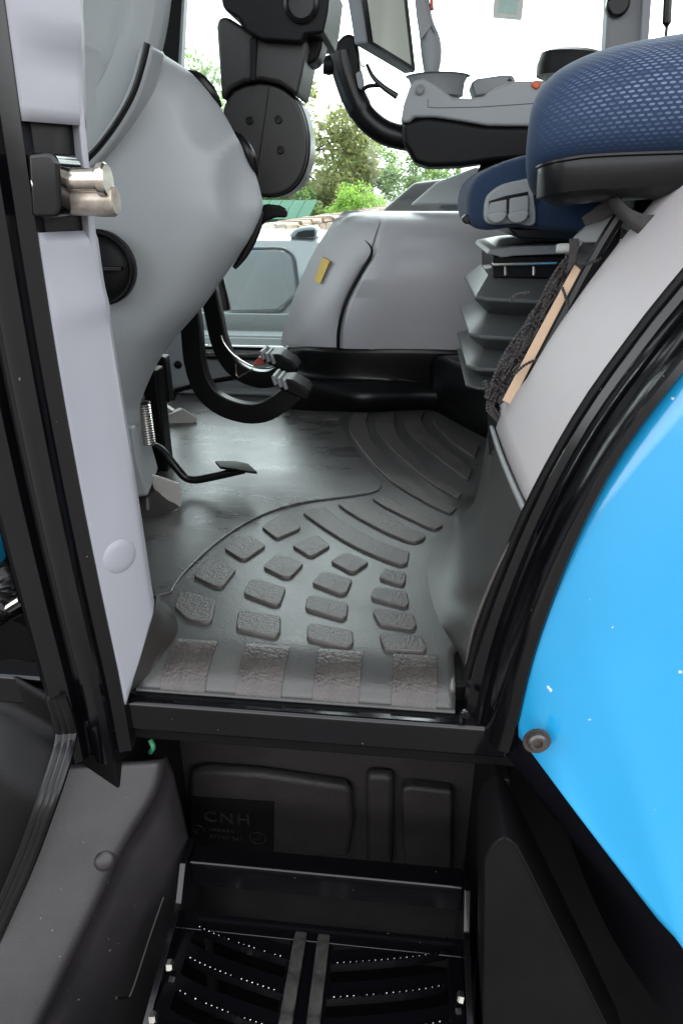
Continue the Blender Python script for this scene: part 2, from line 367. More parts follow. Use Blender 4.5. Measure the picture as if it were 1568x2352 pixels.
# ---- lilac trim on the front pillar, upper and lower, with the latch gap between
YE = 0.738
def face(t, z, y1, off=0.0):      # oblique trim face between the black frame and its inner edge
    A = V(-0.3665 + pil(z), 0.684, z); E = V(-0.3675 * YE / y1, YE, z); d = E - A; n_ = V(d.y, -d.x, 0).normalized()
    return A + d * t + n_ * off
def trim_rows(zs):
    rr = []
    for z, y1, bul in zs:
        E = face(1, z, y1)
        zc = lambda t: max(z, -0.036 + 0.113 * t)      # foot of the trim is cut on the slant
        rr.append([V(-0.3715 + pil(z), 0.705, z), V(-0.3700 + pil(z), 0.688, z), face(0, z, y1), face(0.04, zc(0.04), y1, 0.002), face(0.15, zc(0.15), y1, 0.002 + bul * 0.3), face(0.5, zc(0.5), y1, 0.002 + bul), face(0.9, zc(0.9), y1, 0.002 + bul), face(0.97, zc(0.97), y1, 0.001 + bul), V(E.x - 0.001, E.y + 0.003, zc(1)), V(E.x - 0.006, E.y + 0.02, zc(1)), V(E.x - 0.03, E.y + 0.06, zc(1))])
    return rr
lower = [(0.548, 0.800, -0.006), (0.540, 0.806, -0.002), (0.52, 0.806, 0.0), (0.49, 0.807, 0.0015), (0.47, 0.813, 0.001), (0.45, 0.810, -0.003), (0.40, 0.813, -0.004), (0.3, 0.818, -0.003), (0.2, 0.822, 0), (0.1, 0.825, 0.0), (0.0, 0.827, 0), (-0.036, 0.827, 0)]
lt = loft('pillar_trim', spans(trim_rows(lower), 48), TRIM, T, solid=0.003, soff=-1)
upper = [(1.5, 0.86, 0), (0.9, 0.86, 0), (0.77, 0.857, 0.0), (0.745, 0.849, 0.002), (0.72, 0.842, 0.005), (0.695, 0.834, -0.003), (0.68, 0.829, -0.002), (0.66, 0.822, 0), (0.643, 0.816, 0.0)]
ut = loft('pillar_trim', spans(trim_rows(upper), 70), TRIM, T, solid=0.003, soff=-1)
# cut edge of the upper trim is slanted: a black recess panel behind, seen in the gap
prism('latch_recess', [face(0.0, 0.50, 0.81, -0.012), face(0.93, 0.50, 0.81, -0.012), face(0.93, 0.70, 0.82, -0.012), face(0.0, 0.70, 0.82, -0.012)], (-0.02, 0.01, 0), BLKP2, T, bevel=0)
prism('trim_strip', [face(0.86, 0.51, 0.808), face(1.0, 0.51, 0.808), face(1.0, 0.67, 0.826), face(0.90, 0.67, 0.826)], (-0.012, 0.008, 0), TRIM, ut, bevel=0.002)
A_, E_ = face(0, 0.19, 0.822), face(1, 0.19, 0.822); dE = E_ - A_; rr_ = ray(273, 1277); rr_ = rr_.x / rr_.y
tc_ = (rr_ * A_.y - A_.x) / (dE.x - rr_ * dE.y); cy_ = (A_ + dE * tc_).y; cc = PY(273, 1277, cy_); capn = V(dE.y, -dE.x, 0).normalized(); cc = cc + capn * 0.002
lathe('trim_cap', [(0.0005, 0.0035), (0.012, 0.0033), (0.0205, 0.002), (0.0225, 0.0005), (0.0225, -0.001)], cc, tuple(capn), TRIM, lt, seg=40)
# striker
sb = prism('striker_bracket', outl([(62, 352), (105, 348), (122, 352), (135, 372), (140, 480), (130, 500), (72, 500)], 0.668), (0, 0.05, 0), GLOSS, T, bevel=0.004)
c0 = PY(112, 414, 0.69)
lathe('striker_plate', [(0.0005, -0.004), (0.022, -0.004), (0.022, 0.0), (0.0005, 0.0)], c0 + V(-0.002, 0, -0.004), (1, 0, 0), BRASS, sb, seg=24)
ax = (PY(245, 425, 0.70) - c0).normalized(); ax = (V(1, 0.05, 0.0)).normalized()
lathe('striker_nut', [(0.0005, 0), (0.0165, 0), (0.018, 0.002), (0.018, 0.013), (0.0155, 0.016), (0.0005, 0.016)], c0, ax, BRASS, sb, seg=6)
lathe('striker_pin', [(0.0105, 0.012), (0.0105, 0.048), (0.0145, 0.049), (0.0155, 0.051), (0.0155, 0.056), (0.014, 0.058), (0.0005, 0.058)], c0, ax, BRASS, sb, seg=24)
lathe('striker_guard', [(0.0005, 0.004), (0.010, 0.005), (0.0135, 0.012), (0.0145, 0.040), (0.0150, 0.055), (0.0125, 0.059), (0.0005, 0.059)], c0 + V(0.0, 0.010, -0.0175), ax, RUSTY, sb, seg=24)

# ---- front console (near face bulges, driver-side face recedes)
SIL = [(345, 105), (380, 128), (430, 160), (470, 200), (500, 240), (530, 290), (560, 345), (585, 400), (600, 455), (602, 480), (590, 515), (570, 555), (540, 600), (505, 650), (470, 700), (430, 745), (395, 785), (365, 830), (340, 880), (322, 930), (312, 985)]
YC = 1.2
silw = [PY(x, y, YC) for x, y in SIL]
silw = [V(-0.80, YC, silw[0].z + 0.05), V(-0.60, YC, silw[0].z + 0.035)] + silw + [V(silw[-1].x - 0.10, YC, silw[-1].z - 0.01), V(-0.80, YC, silw[-1].z)]
sc = cat(silw, 150)
def spine(p): return V(-0.72, 0, min(0.70, max(0.36, p.z)))
rows = []
for s, y in ((1.0, 1.085), (0.8, 1.087), (0.6, 1.092), (0.42, 1.100), (0.30, 1.108), (0.2, 1.118), (0.12, 1.131), (0.065, 1.148), (0.03, 1.165), (0.008, 1.182), (0.0, 1.2), (0.05, 1.25), (0.13, 1.33), (0.22, 1.42), (0.34, 1.52), (0.55, 1.6), (0.8, 1.63)):
    if y > 1.2:      # the driver side falls away behind the near edge
        k = y / 1.2; s *= 0.45; base_pts = [V(p.x * k, y, CAM_H + (p.z - CAM_H) * k) for p in sc]
    else: base_pts = sc
    rows.append([V(max(-0.86, p.x + (spine(p).x - p.x) * s), y, p.z + (spine(p).z - p.z) * s) for p in base_pts])
rows = spans(rows, 90)
def dent(c, r, amp, up):
    for row in rows:
        for p in row:
            if p.y > 1.24: continue
            a = (p.x - c.x) / r[0]; b = (p.z - c.z) / r[1]
            a2, b2 = a * math.cos(up) - b * math.sin(up), a * math.sin(up) + b * math.cos(up)
            q = a2 * a2 + b2 * b2
            if q < 1:
                f = (1 - q) ** 1.1; p.y += amp * f; p.x -= amp * 0.15 * f
dent(PY(478, 236, 1.16), (0.036, 0.066), 0.030, 0.75)
dent(PY(556, 425, 1.16), (0.036, 0.078), 0.032, 0.35)
con = loft('front_console', rows, GREY, T, ang=60)
for p in (PY(250, 863, 1.12),): pass
# air vent on the console's near face
vc = V(*PY(228, 615, 1.075))
vent = lathe('air_vent', [(0.056, -0.01), (0.056, 0.008), (0.053, 0.012), (0.050, 0.012), (0.047, 0.004), (0.045, 0.0), (0.038, 0.003), (0.034, 0.006), (0.0005, 0.008)], vc, (0.15, -1, 0.05), BLKP, con, seg=40)
box('vent_slat', (vc.x - 0.042, vc.y - 0.016, vc.z - 0.003), (vc.x + 0.042, vc.y - 0.004, vc.z + 0.003), BLKP2, con, bevel=0.001)
# eyelid vents on the driver side of the console
tube('side_vent', [PY(428, 165, 1.235), PY(455, 180, 1.225), PY(485, 212, 1.225), PY(506, 246, 1.235)], lambda t: 0.004 + 0.006 * math.sin(t * math.pi), BLKP2, con, seg=10, n=20)
tube('side_vent', [PY(540, 305, 1.225), PY(560, 330, 1.215), PY(578, 365, 1.215), PY(590, 402, 1.225)], lambda t: 0.003 + 0.006 * math.sin(t * math.pi), BLKP2, con, seg=10, n=20)
tube('console_seam', [PY(603, 486, 1.225), PY(588, 530, 1.225), PY(560, 585, 1.225), PY(538, 615, 1.225)], lambda t: 0.004 + 0.004 * math.sin(t * math.pi), BLKP2, con, seg=8, n=20)
# stalk below the column
prism('column_stalk', outl([(596, 478), (608, 468), (640, 472), (658, 482), (656, 500), (630, 500), (610, 508), (596, 520)], 1.27), (0, 0.02, 0), BLKP, con, bevel=0.004)
# rim between console and upper panel
arc = [(352, 108), (338, 165), (318, 225), (285, 285), (245, 340), (205, 382), (160, 420)]
bar('console_rim', [PY(x, y, 1.105) + V(0, 0, 0) for x, y in arc], 0.020, 0.05, (0, 1, 0), GREY, con, n=40, bevel=0.007)
tube('rim_seam', [PY(x - 13, y - 9, 1.080) for x, y in arc], 0.0045, BLKP2, con, seg=8, n=40)
# upper front panel (sweeps up to the windscreen) with a soft border
pb = [(372, -60), (366, 0), (357, 60), (338, 140), (310, 205), (270, 270), (225, 322), (170, 375)]
inn = [PY(x, y, 1.105) for x, y in pb]
rows = []
for s, dy in ((0, 0.035), (0.0, 0.012), (0.015, 0.002), (0.06, 0.0), (0.10, 0.002), (0.115, 0.012), (0.16, 0.018), (0.4, 0.03), (0.7, 0.035), (1.0, 0.03)):
    rows.append([p + (V(-0.80, 1.105, 0.92) - p) * s + V(0, dy, 0) for p in cat(inn, 40)])
loft('upper_front_panel', rows, GREY, T, solid=0.004, soff=-1, ang=50)
# lower cover of the console leg and its floor boot
lc = [(266, 990), (292, 975), (308, 982), (316, 1050), (342, 1140), (300, 1146), (266, 1140), (250, 1050)]
prism('console_leg_cover', outl(lc, 1.16), (-0.03, 0.14, 0), GREY, T, bevel=0.012, seg=4)
bt = [PZ(290, 1200, 0.0), PZ(350, 1196, 0.0), PZ(400, 1186, 0.0), PZ(420, 1174, 0.0), PZ(424, 1120, 0.0) , PZ(300, 1100, 0.0)]
q = [PY(300, 1142, 1.20), PY(338, 1138, 1.20), PY(356, 1132, 1.22), PY(372, 1112, 1.26), PY(350, 1085, 1.34), PY(290, 1085, 1.34)]
boot = loft('pedal_boot', [bt, [a.lerp(b, 0.55) + V(-0.004, 0, -0.004) for a, b in zip(bt, q)], q], RUBD, T, closed=True, cap0=True, cap1=True, bevel=0.006)
prism('boot_plate', outl([(340, 1088), (372, 1097), (413, 1112), (418, 1172), (404, 1173), (375, 1151), (358, 1133)], 1.232), (-0.002, 0.006, 0.0), CREAM, boot, bevel=0.002)

# ---- pedals
def pedal(path, Y, w, pad, name):
    a = bar(name, [PY(x, y, Y) for x, y in path], w, 0.03, (0, 1, 0), BLKP2, T, n=36, bevel=0.004)
    return a
p1 = pedal([(425, 660), (440, 740), (449, 830), (468, 888), (505, 926), (560, 946), (608, 944), (650, 920), (680, 895)], 1.52, 0.047, None, 'brake_pedal')
p2 = pedal([(476, 640), (492, 720), (508, 790), (535, 838), (580, 866), (625, 868), (660, 845)], 1.66, 0.042, None, 'brake_pedal')
tube('edge_trim', [PY(x, y, 1.638) for x, y in [(508, 770), (516, 790), (540, 818), (580, 842), (615, 846), (640, 838)]], 0.0022, STEEL, p2, seg=6, n=24)
def pedal_pad(c, par, Y):
    cx, cy = c
    o = prism('pedal_pad', outl([(cx - 22, cy - 20), (cx + 8, cy - 22), (cx + 40, cy - 4), (cx + 52, cy + 12), (cx + 44, cy + 30), (cx + 6, cy + 12), (cx - 20, cy + 2)], Y - 0.03), (0.0, 0.075, 0), BLKP, par, bevel=0.006)
    for k in range(3):
        p = PY(cx - 30 + k * 12, cy - 18 + k * 5, Y - 0.036)
        box('pad_rib', (p.x - 0.005, p.y, p.z - 0.011), (p.x + 0.004, p.y + 0.075, p.z + 0.011), GREY_DK, par, bevel=0.003, mtx=Matrix.Translation(p) @ Matrix.Rotation(R(-18), 4, 'Y') @ Matrix.Translation(-p))
    return o
pedal_pad((660, 893), p1, 1.52); pedal_pad((632, 835), p2, 1.66)
box('pad_lug', tuple(PY(640, 832, 1.70) - V(0.018, 0, 0.012)), tuple(PY(640, 812, 1.70) + V(0.022, 0.03, 0.01)), BLKP, p2, bevel=0.006)
prism('brake_link', outl([(580, 838), (594, 820), (604, 824), (608, 838)], 1.65), (0, 0.02, 0), REDP, p2, bevel=0.002)
tube('return_spring_hook', [PY(542, 835, 1.635), PY(542, 860, 1.635), PY(548, 866, 1.635), PY(580, 848, 1.635)], 0.0025, BRASS, p2, seg=6)
tube('cross_shaft', [PY(360, 918, 1.72), PY(398, 914, 1.72), PY(405, 896, 1.72), PY(470, 878, 1.72), PY(560, 862, 1.72)], 0.008, BLKP, T, seg=8)
cl = tube('foot_lever', [PY(318, 1018, 1.32), PY(345, 1022, 1.32), PY(372, 1034, 1.32), PY(400, 1068, 1.31), PY(425, 1096, 1.31), PY(450, 1102, 1.31), PY(490, 1095, 1.31), PY(530, 1086, 1.31), PY(560, 1079, 1.31)], 0.0085, BLKP2, T, seg=12, n=40)
prism('lever_pad', [PY(494, 1064, 1.33), PY(505, 1078, 1.29), PY(540, 1082, 1.28), PY(566, 1086, 1.28), PY(592, 1090, 1.29), PY(570, 1070, 1.34), PY(540, 1064, 1.36)], (0.001, -0.002, 0.007), BLKP2, cl, bevel=0.003)
# return spring (wound coil)
sa, sbm = PY(328, 925, 1.24), PY(342, 1018, 1.24)
pts = []
for i in range(17 * 12 + 1):
    t = i / (17 * 12); a = 2 * math.pi * i / 12; pts.append(sa.lerp(sbm, t) + V(math.cos(a) * 0.0125, math.sin(a) * 0.0125, 0))
sp = fin('return_spring', tube_bm(pts, 0.0024, 5), STEEL, T)
tube('spring_hook', [sa + V(0, 0, 0), sa + V(0.008, -0.01, 0.014), sa + V(0.004, -0.01, 0.03), sa + V(-0.006, 0, 0.03)], 0.0022, STEEL, sp, seg=6, n=12)
box('pedal_hanger', tuple(PY(300, 1090, 1.42) - V(0.02, 0, 0)), tuple(PY(352, 850, 1.42) + V(0.006, 0.05, 0)), BLKP, T, bevel=0.006)
box('pedal_hanger', tuple(PY(352, 925, 1.60)), tuple(PY(378, 820, 1.60) + V(0, 0.04, 0)), BLKP, T, bevel=0.006)
bl = prism('floor_bracket', [PY(356, 960, 1.78), PY(395, 950, 1.78), PY(420, 938, 1.80), PY(455, 960, 1.80), PY(436, 988, 1.78), PY(400, 990, 1.77), PY(356, 972, 1.77)], (-0.02, 0.03, -0.006), CREAM, T, bevel=0.003)
prism('bracket_web', [PY(352, 915, 1.80), PY(398, 945, 1.80), PY(385, 962, 1.80), PY(350, 960, 1.80)], (0, 0.02, 0), CREAM, bl, bevel=0.002)

# ---- steering column
YS = 1.36
disc = [(515, 240), (532, 212), (562, 196), (600, 190), (642, 200), (676, 226), (696, 266), (705, 315), (703, 362), (690, 404), (666, 434), (636, 448), (604, 450), (570, 440), (535, 410), (515, 360), (506, 300)]
dw = cat([PY(x, y, YS) for x, y in disc], 60, closed=True)
col = prism('steering_column', dw, (0, 0.11, 0), COLP, T, bevel=0.006, seg=4)
dc = PY(605, 320, YS)
col2 = prism('column_flange', [dc + (p - dc) * 1.03 + V(0, 0.02, 0) for p in dw], (0, 0.07, 0), BLKP2, col, bevel=0.004)
a, b = PY(617, 196, YS - 0.001), PY(584, 430, YS - 0.001)
prism('column_seam', [a, b, b + V(0.0022, 0, 0), a + V(0.0022, 0, 0)], (0, 0.004, 0), BLKP2, col, bevel=0)
for s in ((574, 277), (640, 275), (645, 345)): screw(PY(*s, YS), (0, -1, 0), 0.0065, BLKP2, col)
prism('column_neck', outl([(496, 60), (500, 40), (520, 36), (590, 80), (700, 70), (706, 110), (682, 222), (660, 205), (640, 192), (600, 184), (560, 188), (528, 204), (508, 232)], YS - 0.012), (0, 0.13, 0), COLP, col, bevel=0.010, seg=4)
prism('neck_rib', outl([(572, 85), (590, 85), (585, 186), (573, 188)], YS - 0.020), (0, 0.02, 0), BLKP, col, bevel=0.003)
prism('column_head', outl([(506, -60), (508, 8), (516, 24), (545, 40), (566, 72), (600, 92), (692, 98), (700, 80), (742, 76), (752, 30), (762, -60)], YS - 0.035), (0, 0.18, 0), BLKP, col, bevel=0.012, seg=4)
prism('ignition_pod', outl([(690, 70), (744, 70), (738, 110), (728, 138), (712, 148), (688, 140)], YS + 0.02), (0, 0.07, 0), BLKP, col, bevel=0.009, seg=4)
lathe('key_barrel', [(0.028, 0), (0.028, 0.006), (0.023, 0.010), (0.020, 0.004), (0.0005, 0.004)], PY(692, 8, YS - 0.035), (0, -1, 0), BLKP2, col)

# ---- rear near-side trim: rubber riser is part of the mat; warm grey panel above it
up = [p for p in pc if p.z > 0.243 and p.z < 0.70]
rows = []
for y, dx, dz in ((0.724, 0.000, 0), (0.76, -0.001, 0), (0.85, -0.003, 0), (0.96, -0.003, 0), (1.005, 0.0, 0), (1.022, 0.006, 0), (1.032, 0.020, 0), (1.036, 0.06, 0)):
    rows.append([V(p.x + dx, 0.724 + (y - 0.724) * (1 + 0.45 * max(0, 0.34 - p.z) / 0.1), p.z) for p in up])
pinkp = loft('wheel_arch_trim', spans(rows, 30), PINK, T, solid=0.004, soff=-1, ang=50)
# base flange of the panel
fl = [V(0.133, 0.726, 0.256), V(0.1295, 0.80, 0.255), V(0.127, 0.90, 0.253), V(0.127, 1.0, 0.251), V(0.131, 1.09, 0.249), V(0.16, 1.13, 0.247)]
tube('trim_flange', fl, 0.0038, GREY_DK, pinkp, seg=8, n=30)
# net pocket on its inner edge
def inner(px, py, Y=1.035): return PY(px, py, Y)
e0 = [(1132, 1046), (1150, 1010), (1200, 905), (1262, 785), (1330, 655), (1385, 555), (1425, 492)]
pf = tube('pocket_frame', [inner(x, y, 1.02) for x, y in e0], 0.0085, BLKP2, T, seg=8, n=30)
back = [PY(1122, 975, 1.10), PY(1150, 900, 1.11), PY(1195, 810, 1.11), PY(1245, 710, 1.11), PY(1300, 610, 1.11), PY(1345, 548, 1.11)]
fr = [inner(x, y, 1.04) for x, y in e0]
loft('pocket_back', [cat(back, 24), [a.lerp(b, 0.5) + V(0.03, 0.02, -0.02) for a, b in zip(cat(back, 24), cat(fr, 24))], cat(fr, 24)], mat('pocket_liner', (0.05, 0.05, 0.052), 0.6, var=0.1), pf, solid=0.003)
prism('pocket_end', [PY(1116, 935, 1.07), PY(1128, 925, 1.08), PY(1160, 1000, 1.03), PY(1155, 1010, 1.015), PY(1130, 1046, 1.012), PY(1120, 1035, 1.03)], (0.012, 0.012, 0), BLKP2, pf, bevel=0.004)
prism('pocket_top', [PY(1310, 550, 1.06), PY(1350, 515, 1.06), PY(1408, 490, 1.035), PY(1418, 500, 1.03), PY(1385, 560, 1.03), PY(1340, 560, 1.05)], (0.01, 0.02, 0.006), GREY_DK, pf, bevel=0.004)
rnd = random.Random(4)
# bunched net cords
for i in range(15):
    f = i / 14; L = []; ph = rnd.uniform(0, 6.28); fr2 = rnd.uniform(1.5, 3.5)
    for k in range(13):
        t = k / 12
        ax_, ay_ = 1112 + 190 * t ** 1.12, 912 - 322 * t
        w_ = 20 + 34 * math.sin(t * math.pi) ** 0.8; off = f * w_ + 4 * math.sin(ph + fr2 * t * 6.28)
        L.append(PY(ax_ + off * 0.9, ay_ + off * 0.45, 1.055 + rnd.uniform(-0.008, 0.010)))
    tube('net_cord', L, lambda t: 0.0019 + 0.0007 * math.sin(t * 260), CORD, pf, seg=5, n=150)
for i in range(6):
    L = [PY(1118 + rnd.uniform(-8, 20), 880 + rnd.uniform(-10, 10), 1.06), PY(1112 + rnd.uniform(-4, 26), 915, 1.055), PY(1122 + rnd.uniform(-6, 24), 945, 1.05), PY(1140 + rnd.uniform(-8, 16), 975, 1.045), PY(1150 + rnd.uniform(-6, 8), 992 + rnd.uniform(-6, 8), 1.035)]
    tube('net_cord', L, lambda t: 0.0024 + 0.0008 * math.sin(t * 120), CORD, pf, seg=5, n=70)
for L in ([(1290, 660), (1300, 690), (1302, 712), (1296, 735)], [(1178, 862), (1205, 838), (1235, 825), (1262, 818)], [(1225, 832), (1240, 828), (1245, 850), (1244, 870)], [(1178, 928), (1205, 918), (1232, 908), (1252, 900)], [(1330, 612), (1350, 604), (1372, 598), (1380, 592)], [(1172, 695), (1180, 680), (1200, 674), (1215, 672)]):
    tube('net_cord', [PY(x, y, 1.012) for x, y in L], lambda t: 0.0021 + 0.0007 * math.sin(t * 80), CORD, pf, seg=5, n=50)
for i in range(9):      # cross threads of the net
    t = (i + 0.5) / 9; ax_, ay_ = 1112 + 190 * t ** 1.12, 912 - 322 * t
    tube('net_cord', [PY(ax_ - 4, ay_ + 6, 1.052), PY(ax_ + 22, ay_ + (30 if i % 2 else -8), 1.045), PY(ax_ + 50, ay_ + 26, 1.045)], lambda t: 0.0017 + 0.0006 * math.sin(t * 60), CORD, pf, seg=5, n=30)
prism('net_clip', outl([(1144, 912), (1190, 905), (1192, 918), (1146, 926)], 1.035), (0, 0.004, 0), STRAP, pf, bevel=0.001)
prism('net_clip', outl([(1308, 548), (1330, 548), (1322, 600), (1300, 632), (1306, 600)], 1.02), (0, 0.004, 0), STRAP, pf, bevel=0.001)
lathe('peg', [(0.0005, 0), (0.006, 0.001), (0.007, 0.006), (0.007, 0.03), (0.0005, 0.03)], PY(1276, 571, 1.10), (1, 0, 0.05), WHT, pf, seg=14)
# booklet in the pocket
bk = [PY(1152, 920, 1.030), PY(1178, 932, 1.022), PY(1252, 800, 1.022), PY(1338, 625, 1.022), PY(1318, 608, 1.030), PY(1230, 770, 1.030)]
booklet = prism('booklet', bk, (0.004, 0.012, 0), TAN, None, bevel=0.001); tag(booklet, 'tan paper booklet tucked behind the black net of the side pocket', 'booklet')

# ---- far side: inner wheel arch
Lx = [(660, 800), (668, 760), (690, 690), (722, 615), (755, 555), (790, 505)]
Rx = [(776, 802), (780, 750), (796, 690), (826, 630), (850, 590), (856, 566)]
rows = []
for (lx, ly), (rx, ry) in zip(Lx, Rx):
    L_, R_ = PY(lx, ly, 2.115), PY(rx, ry, 2.0); z = R_.z
    rows.append([V(L_.x - 0.03, 2.16, L_.z), V(L_.x, 2.115, L_.z), L_.lerp(R_, 0.3) + V(0, -0.012, 0), L_.lerp(R_, 0.6) + V(0, -0.014, 0), L_.lerp(R_, 0.85) + V(0, -0.008, 0), V(R_.x - 0.004, 2.0, z), V(R_.x, 2.006, z), V(R_.x + 0.004, 2.0, z), V(R_.x + 0.02, 1.992, z), V(R_.x + 0.1, 1.985, z - 0.002), V(0.10, 1.99, z - 0.004), V(0.3, 1.995, z - 0.006), V(0.65, 2.0, z - 0.008)])
for k_, b_ in ((1, 0.012), (2, 0.022), (3, 0.024), (4, 0.014)):
    for i_ in range(8, 13): rows[k_][i_].y -= b_ * (1 if i_ < 11 else 0.4)
    for i_ in (2, 3, 4): rows[k_][i_].y -= b_ * 0.5
top = rows[-1]
for fz, dy in ((0.35, 0.008), (0.68, 0.03), (0.86, 0.065), (0.96, 0.11), (1.0, 0.17)):
    rows.append([V(p.x + 0.025 * fz * (1 if i < 9 else 0), min(2.172, p.y + dy), p.z + (0.542 - p.z) * fz) for i, p in enumerate(top)])
arch = loft('inner_wheel_arch', spans(rows, 40), ARCHG, T, ang=60)
gpts = [PY(x, y, 1.992) for x, y in [(776, 800), (779, 750), (795, 690), (826, 630), (851, 588), (852, 568), (838, 552)]]
tube('arch_groove', gpts, lambda t: 0.0055 if t < 0.8 else 0.0055 * (1 - t) / 0.2 + 0.0008, BLKP, arch, seg=6, n=40)
prism('warning_label', [PY(721, 645, 2.065), PY(740, 592, 2.065), PY(757, 600, 2.045), PY(735, 652, 2.045)], (0.001, 0.03, 0), YEL, arch, bevel=0)
# black trim below the arch
lo = [PZ(650, 940, 0.0), PZ(700, 942, 0.0), PZ(760, 944, 0.0), PZ(830, 946, 0.0), PZ(900, 944, 0.0), PZ(985, 942, 0.0), V(0.40, 1.99, 0)]
hi = [PY(655, 800, 2.10), PY(680, 803, 2.06), PY(710, 804, 2.02), PY(760, 806, 1.995), PY(860, 808, 1.982), PY(985, 810, 1.98), V(0.40, 1.985, 0.17)]
hi2 = [p + V(0.005, 0.02, 0.004) for p in hi]
mid = [a.lerp(b, 0.55) + V(0, 0.01, 0) for a, b in zip(lo, hi)]
lip = [V(p.x, p.y - (0.0 if i < 2 else (0.028 if i in (3, 4, 5) else 0.012)), 0.055) for i, p in enumerate(lo)]
lip2 = [V(p.x, p.y - (0.0 if i < 2 else (0.020 if i in (3, 4, 5) else 0.008)), 0.02) for i, p in enumerate(lo)]
lip3 = [V(p.x, p.y + 0.004, 0.085) for p in lo]
rows = [cat(r, 40) for r in (hi2, hi, mid, lip3, lip, lip2, lo)]
loft('arch_skirt', spans(rows, 40), BLKP2, T, solid=0.004, ang=50)
# window ledge trim right of the arch
prism('window_ledge', outl([(940, 472), (1000, 420), (1090, 384), (1105, 386), (1105, 470)], 2.12), (0, 0.05, 0), mat('ledge_brightened', (0.62, 0.66, 0.67), 0.45, var=0.03), T, bevel=0.008)  # colour lifted because the inward-facing ledge gets little light
# seat pedestal
pd0 = [PZ(985, 940, 0), PZ(1000, 944, 0), PZ(1040, 966, 0), PZ(1110, 1003, 0), V(0.33, 1.55, 0), V(0.40, 1.25, 0)]
pd1 = [PY(988, 828, 1.98), PY(1012, 822, 1.93), PY(1050, 838, 1.87), PY(1120, 872, 1.74), V(0.34, 1.54, 0.19), V(0.41, 1.25, 0.19)]
pd2 = [p + V(0.12, 0.0, 0.012) for p in pd1]
rows = [pd0, [a.lerp(b, .35) for a, b in zip(pd0, pd1)], [a.lerp(b, .93) for a, b in zip(pd0, pd1)], [p + V(0.006, 0.002, 0.004) for p in pd1], pd2, [V(0.62, p.y, p.z) for p in pd2]]
loft('seat_pedestal', [cat(r, 30) for r in rows], BLKP2, T, ang=40, solid=0.004)

# ---- far side: cab front pillar, right door, glass
fpx = [PY(376, 760, 2.10), PY(372, 890, 2.10), PY(438, 886, 2.10), PY(425, 820, 2.10), PY(412, 680, 2.10), PY(400, 560, 2.10)]
fpan = prism('far_pillar_trim', fpx, (0, 0.03, 0), mat('far_trim_brightened', (0.48, 0.52, 0.54), 0.45, var=0.03), T, bevel=0.006)  # grey plastic made paler to offset the weak light on this face
lathe('trim_button', [(0.0005, 0.012), (0.008, 0.011), (0.012, 0.006), (0.013, 0)], PY(409, 838, 2.10), (0, -1, 0.1), BLKP2, fpan, seg=20)
box('far_sill', (FX0, 2.15, -0.09), (FX1, 2.21, 0.03), GREY_DK, T)
dr = empty('x', (0, 0, 0)); bpy.data.objects.remove(dr)
zb = PY(600, 800, 2.18).z
rdoor = box('right_door', (-0.90, 2.175, 0.03), (0.15, 2.20, zb), GREY, T, bevel=0.006)
for k, (z0, z1, mm) in enumerate(((zb - 0.004, zb + 0.006, BLKP2), (zb - 0.020, zb - 0.013, STEEL), (zb - 0.036, zb - 0.026, BLKP2))):
    box('door_seal_strip', (-0.88, 2.166 - 0.002 * k, z0), (-0.15, 2.176, z1), mm, rdoor, bevel=0.001)
box('right_window', (-0.90, 2.184, zb + 0.0065), (1.05, 2.189, 1.55), GLASS, T, bevel=0)
box('sill_scuff_plate', (-0.85, 2.10, 0.001), (-0.36, 2.16, 0.012), GREY, T, bevel=0.004)
tube('door_pull', [PY(500, 640, 2.14), PY(512, 690, 2.14), PY(516, 712, 2.14)], 0.021, BLKP2, rdoor, seg=10, n=10)
stk = prism('window_sticker', outl([(1134, -14), (1204, -14), (1197, 47), (1131, 41)], 2.181), (0, 0.0015, 0), mat('pale_sticker', (0.8, 0.82, 0.75), 0.5, var=0.06, vscale=30), T, bevel=0)
prism('sticker_print', outl([(1146, -10), (1190, -10), (1184, 32), (1143, 28)], 2.180), (0, 0.0004, 0), mat('sticker_teal', (0.55, 0.75, 0.68), 0.5, var=0.1, vscale=60), stk, bevel=0)
# far front cab pillar (dark) beside the console, far rear pillar (grey)
prism('far_front_pillar', outl([(376, -500), (430, -500), (420, 0), (412, 160), (405, 330), (366, 330), (370, 120), (374, 0)], 2.12), (0, 0.05, 0), BLKP, T, bevel=0.008)
prism('far_front_pillar_trim', outl([(424, -500), (432, -500), (424, 0), (416, 150), (409, 160), (418, 0)], 2.115), (0, 0.03, 0), GREY, T, bevel=0.001)
rpil = prism('far_rear_pillar', outl([(1398, -500), (1492, -500), (1486, 0), (1474, 140), (1470, 420), (1380, 420), (1388, 140), (1396, 0)], 2.11), (0, 0.06, 0), GREY_DK, T, bevel=0.010)
prism('pillar_edge', outl([(1480, -500), (1504, -500), (1496, 0), (1482, 200), (1466, 200), (1474, 0)], 2.10), (0, 0.03, 0), TRIM, rpil, bevel=0.004)
lathe('pillar_knob', [(0.028, 0), (0.028, 0.015), (0.022, 0.022), (0.0005, 0.022)], PY(1415, 12, 2.11), (0, -1, 0), BLKP2, rpil, seg=24)
tube('wiper_rod', [PY(1535, -60, 2.14), PY(1532, 10, 2.14), PY(1530, 60, 2.14), PY(1527, 92, 2.14)], lambda t: 0.011 if t < 0.75 else 0.004, BLKP2, T, seg=8, n=16)
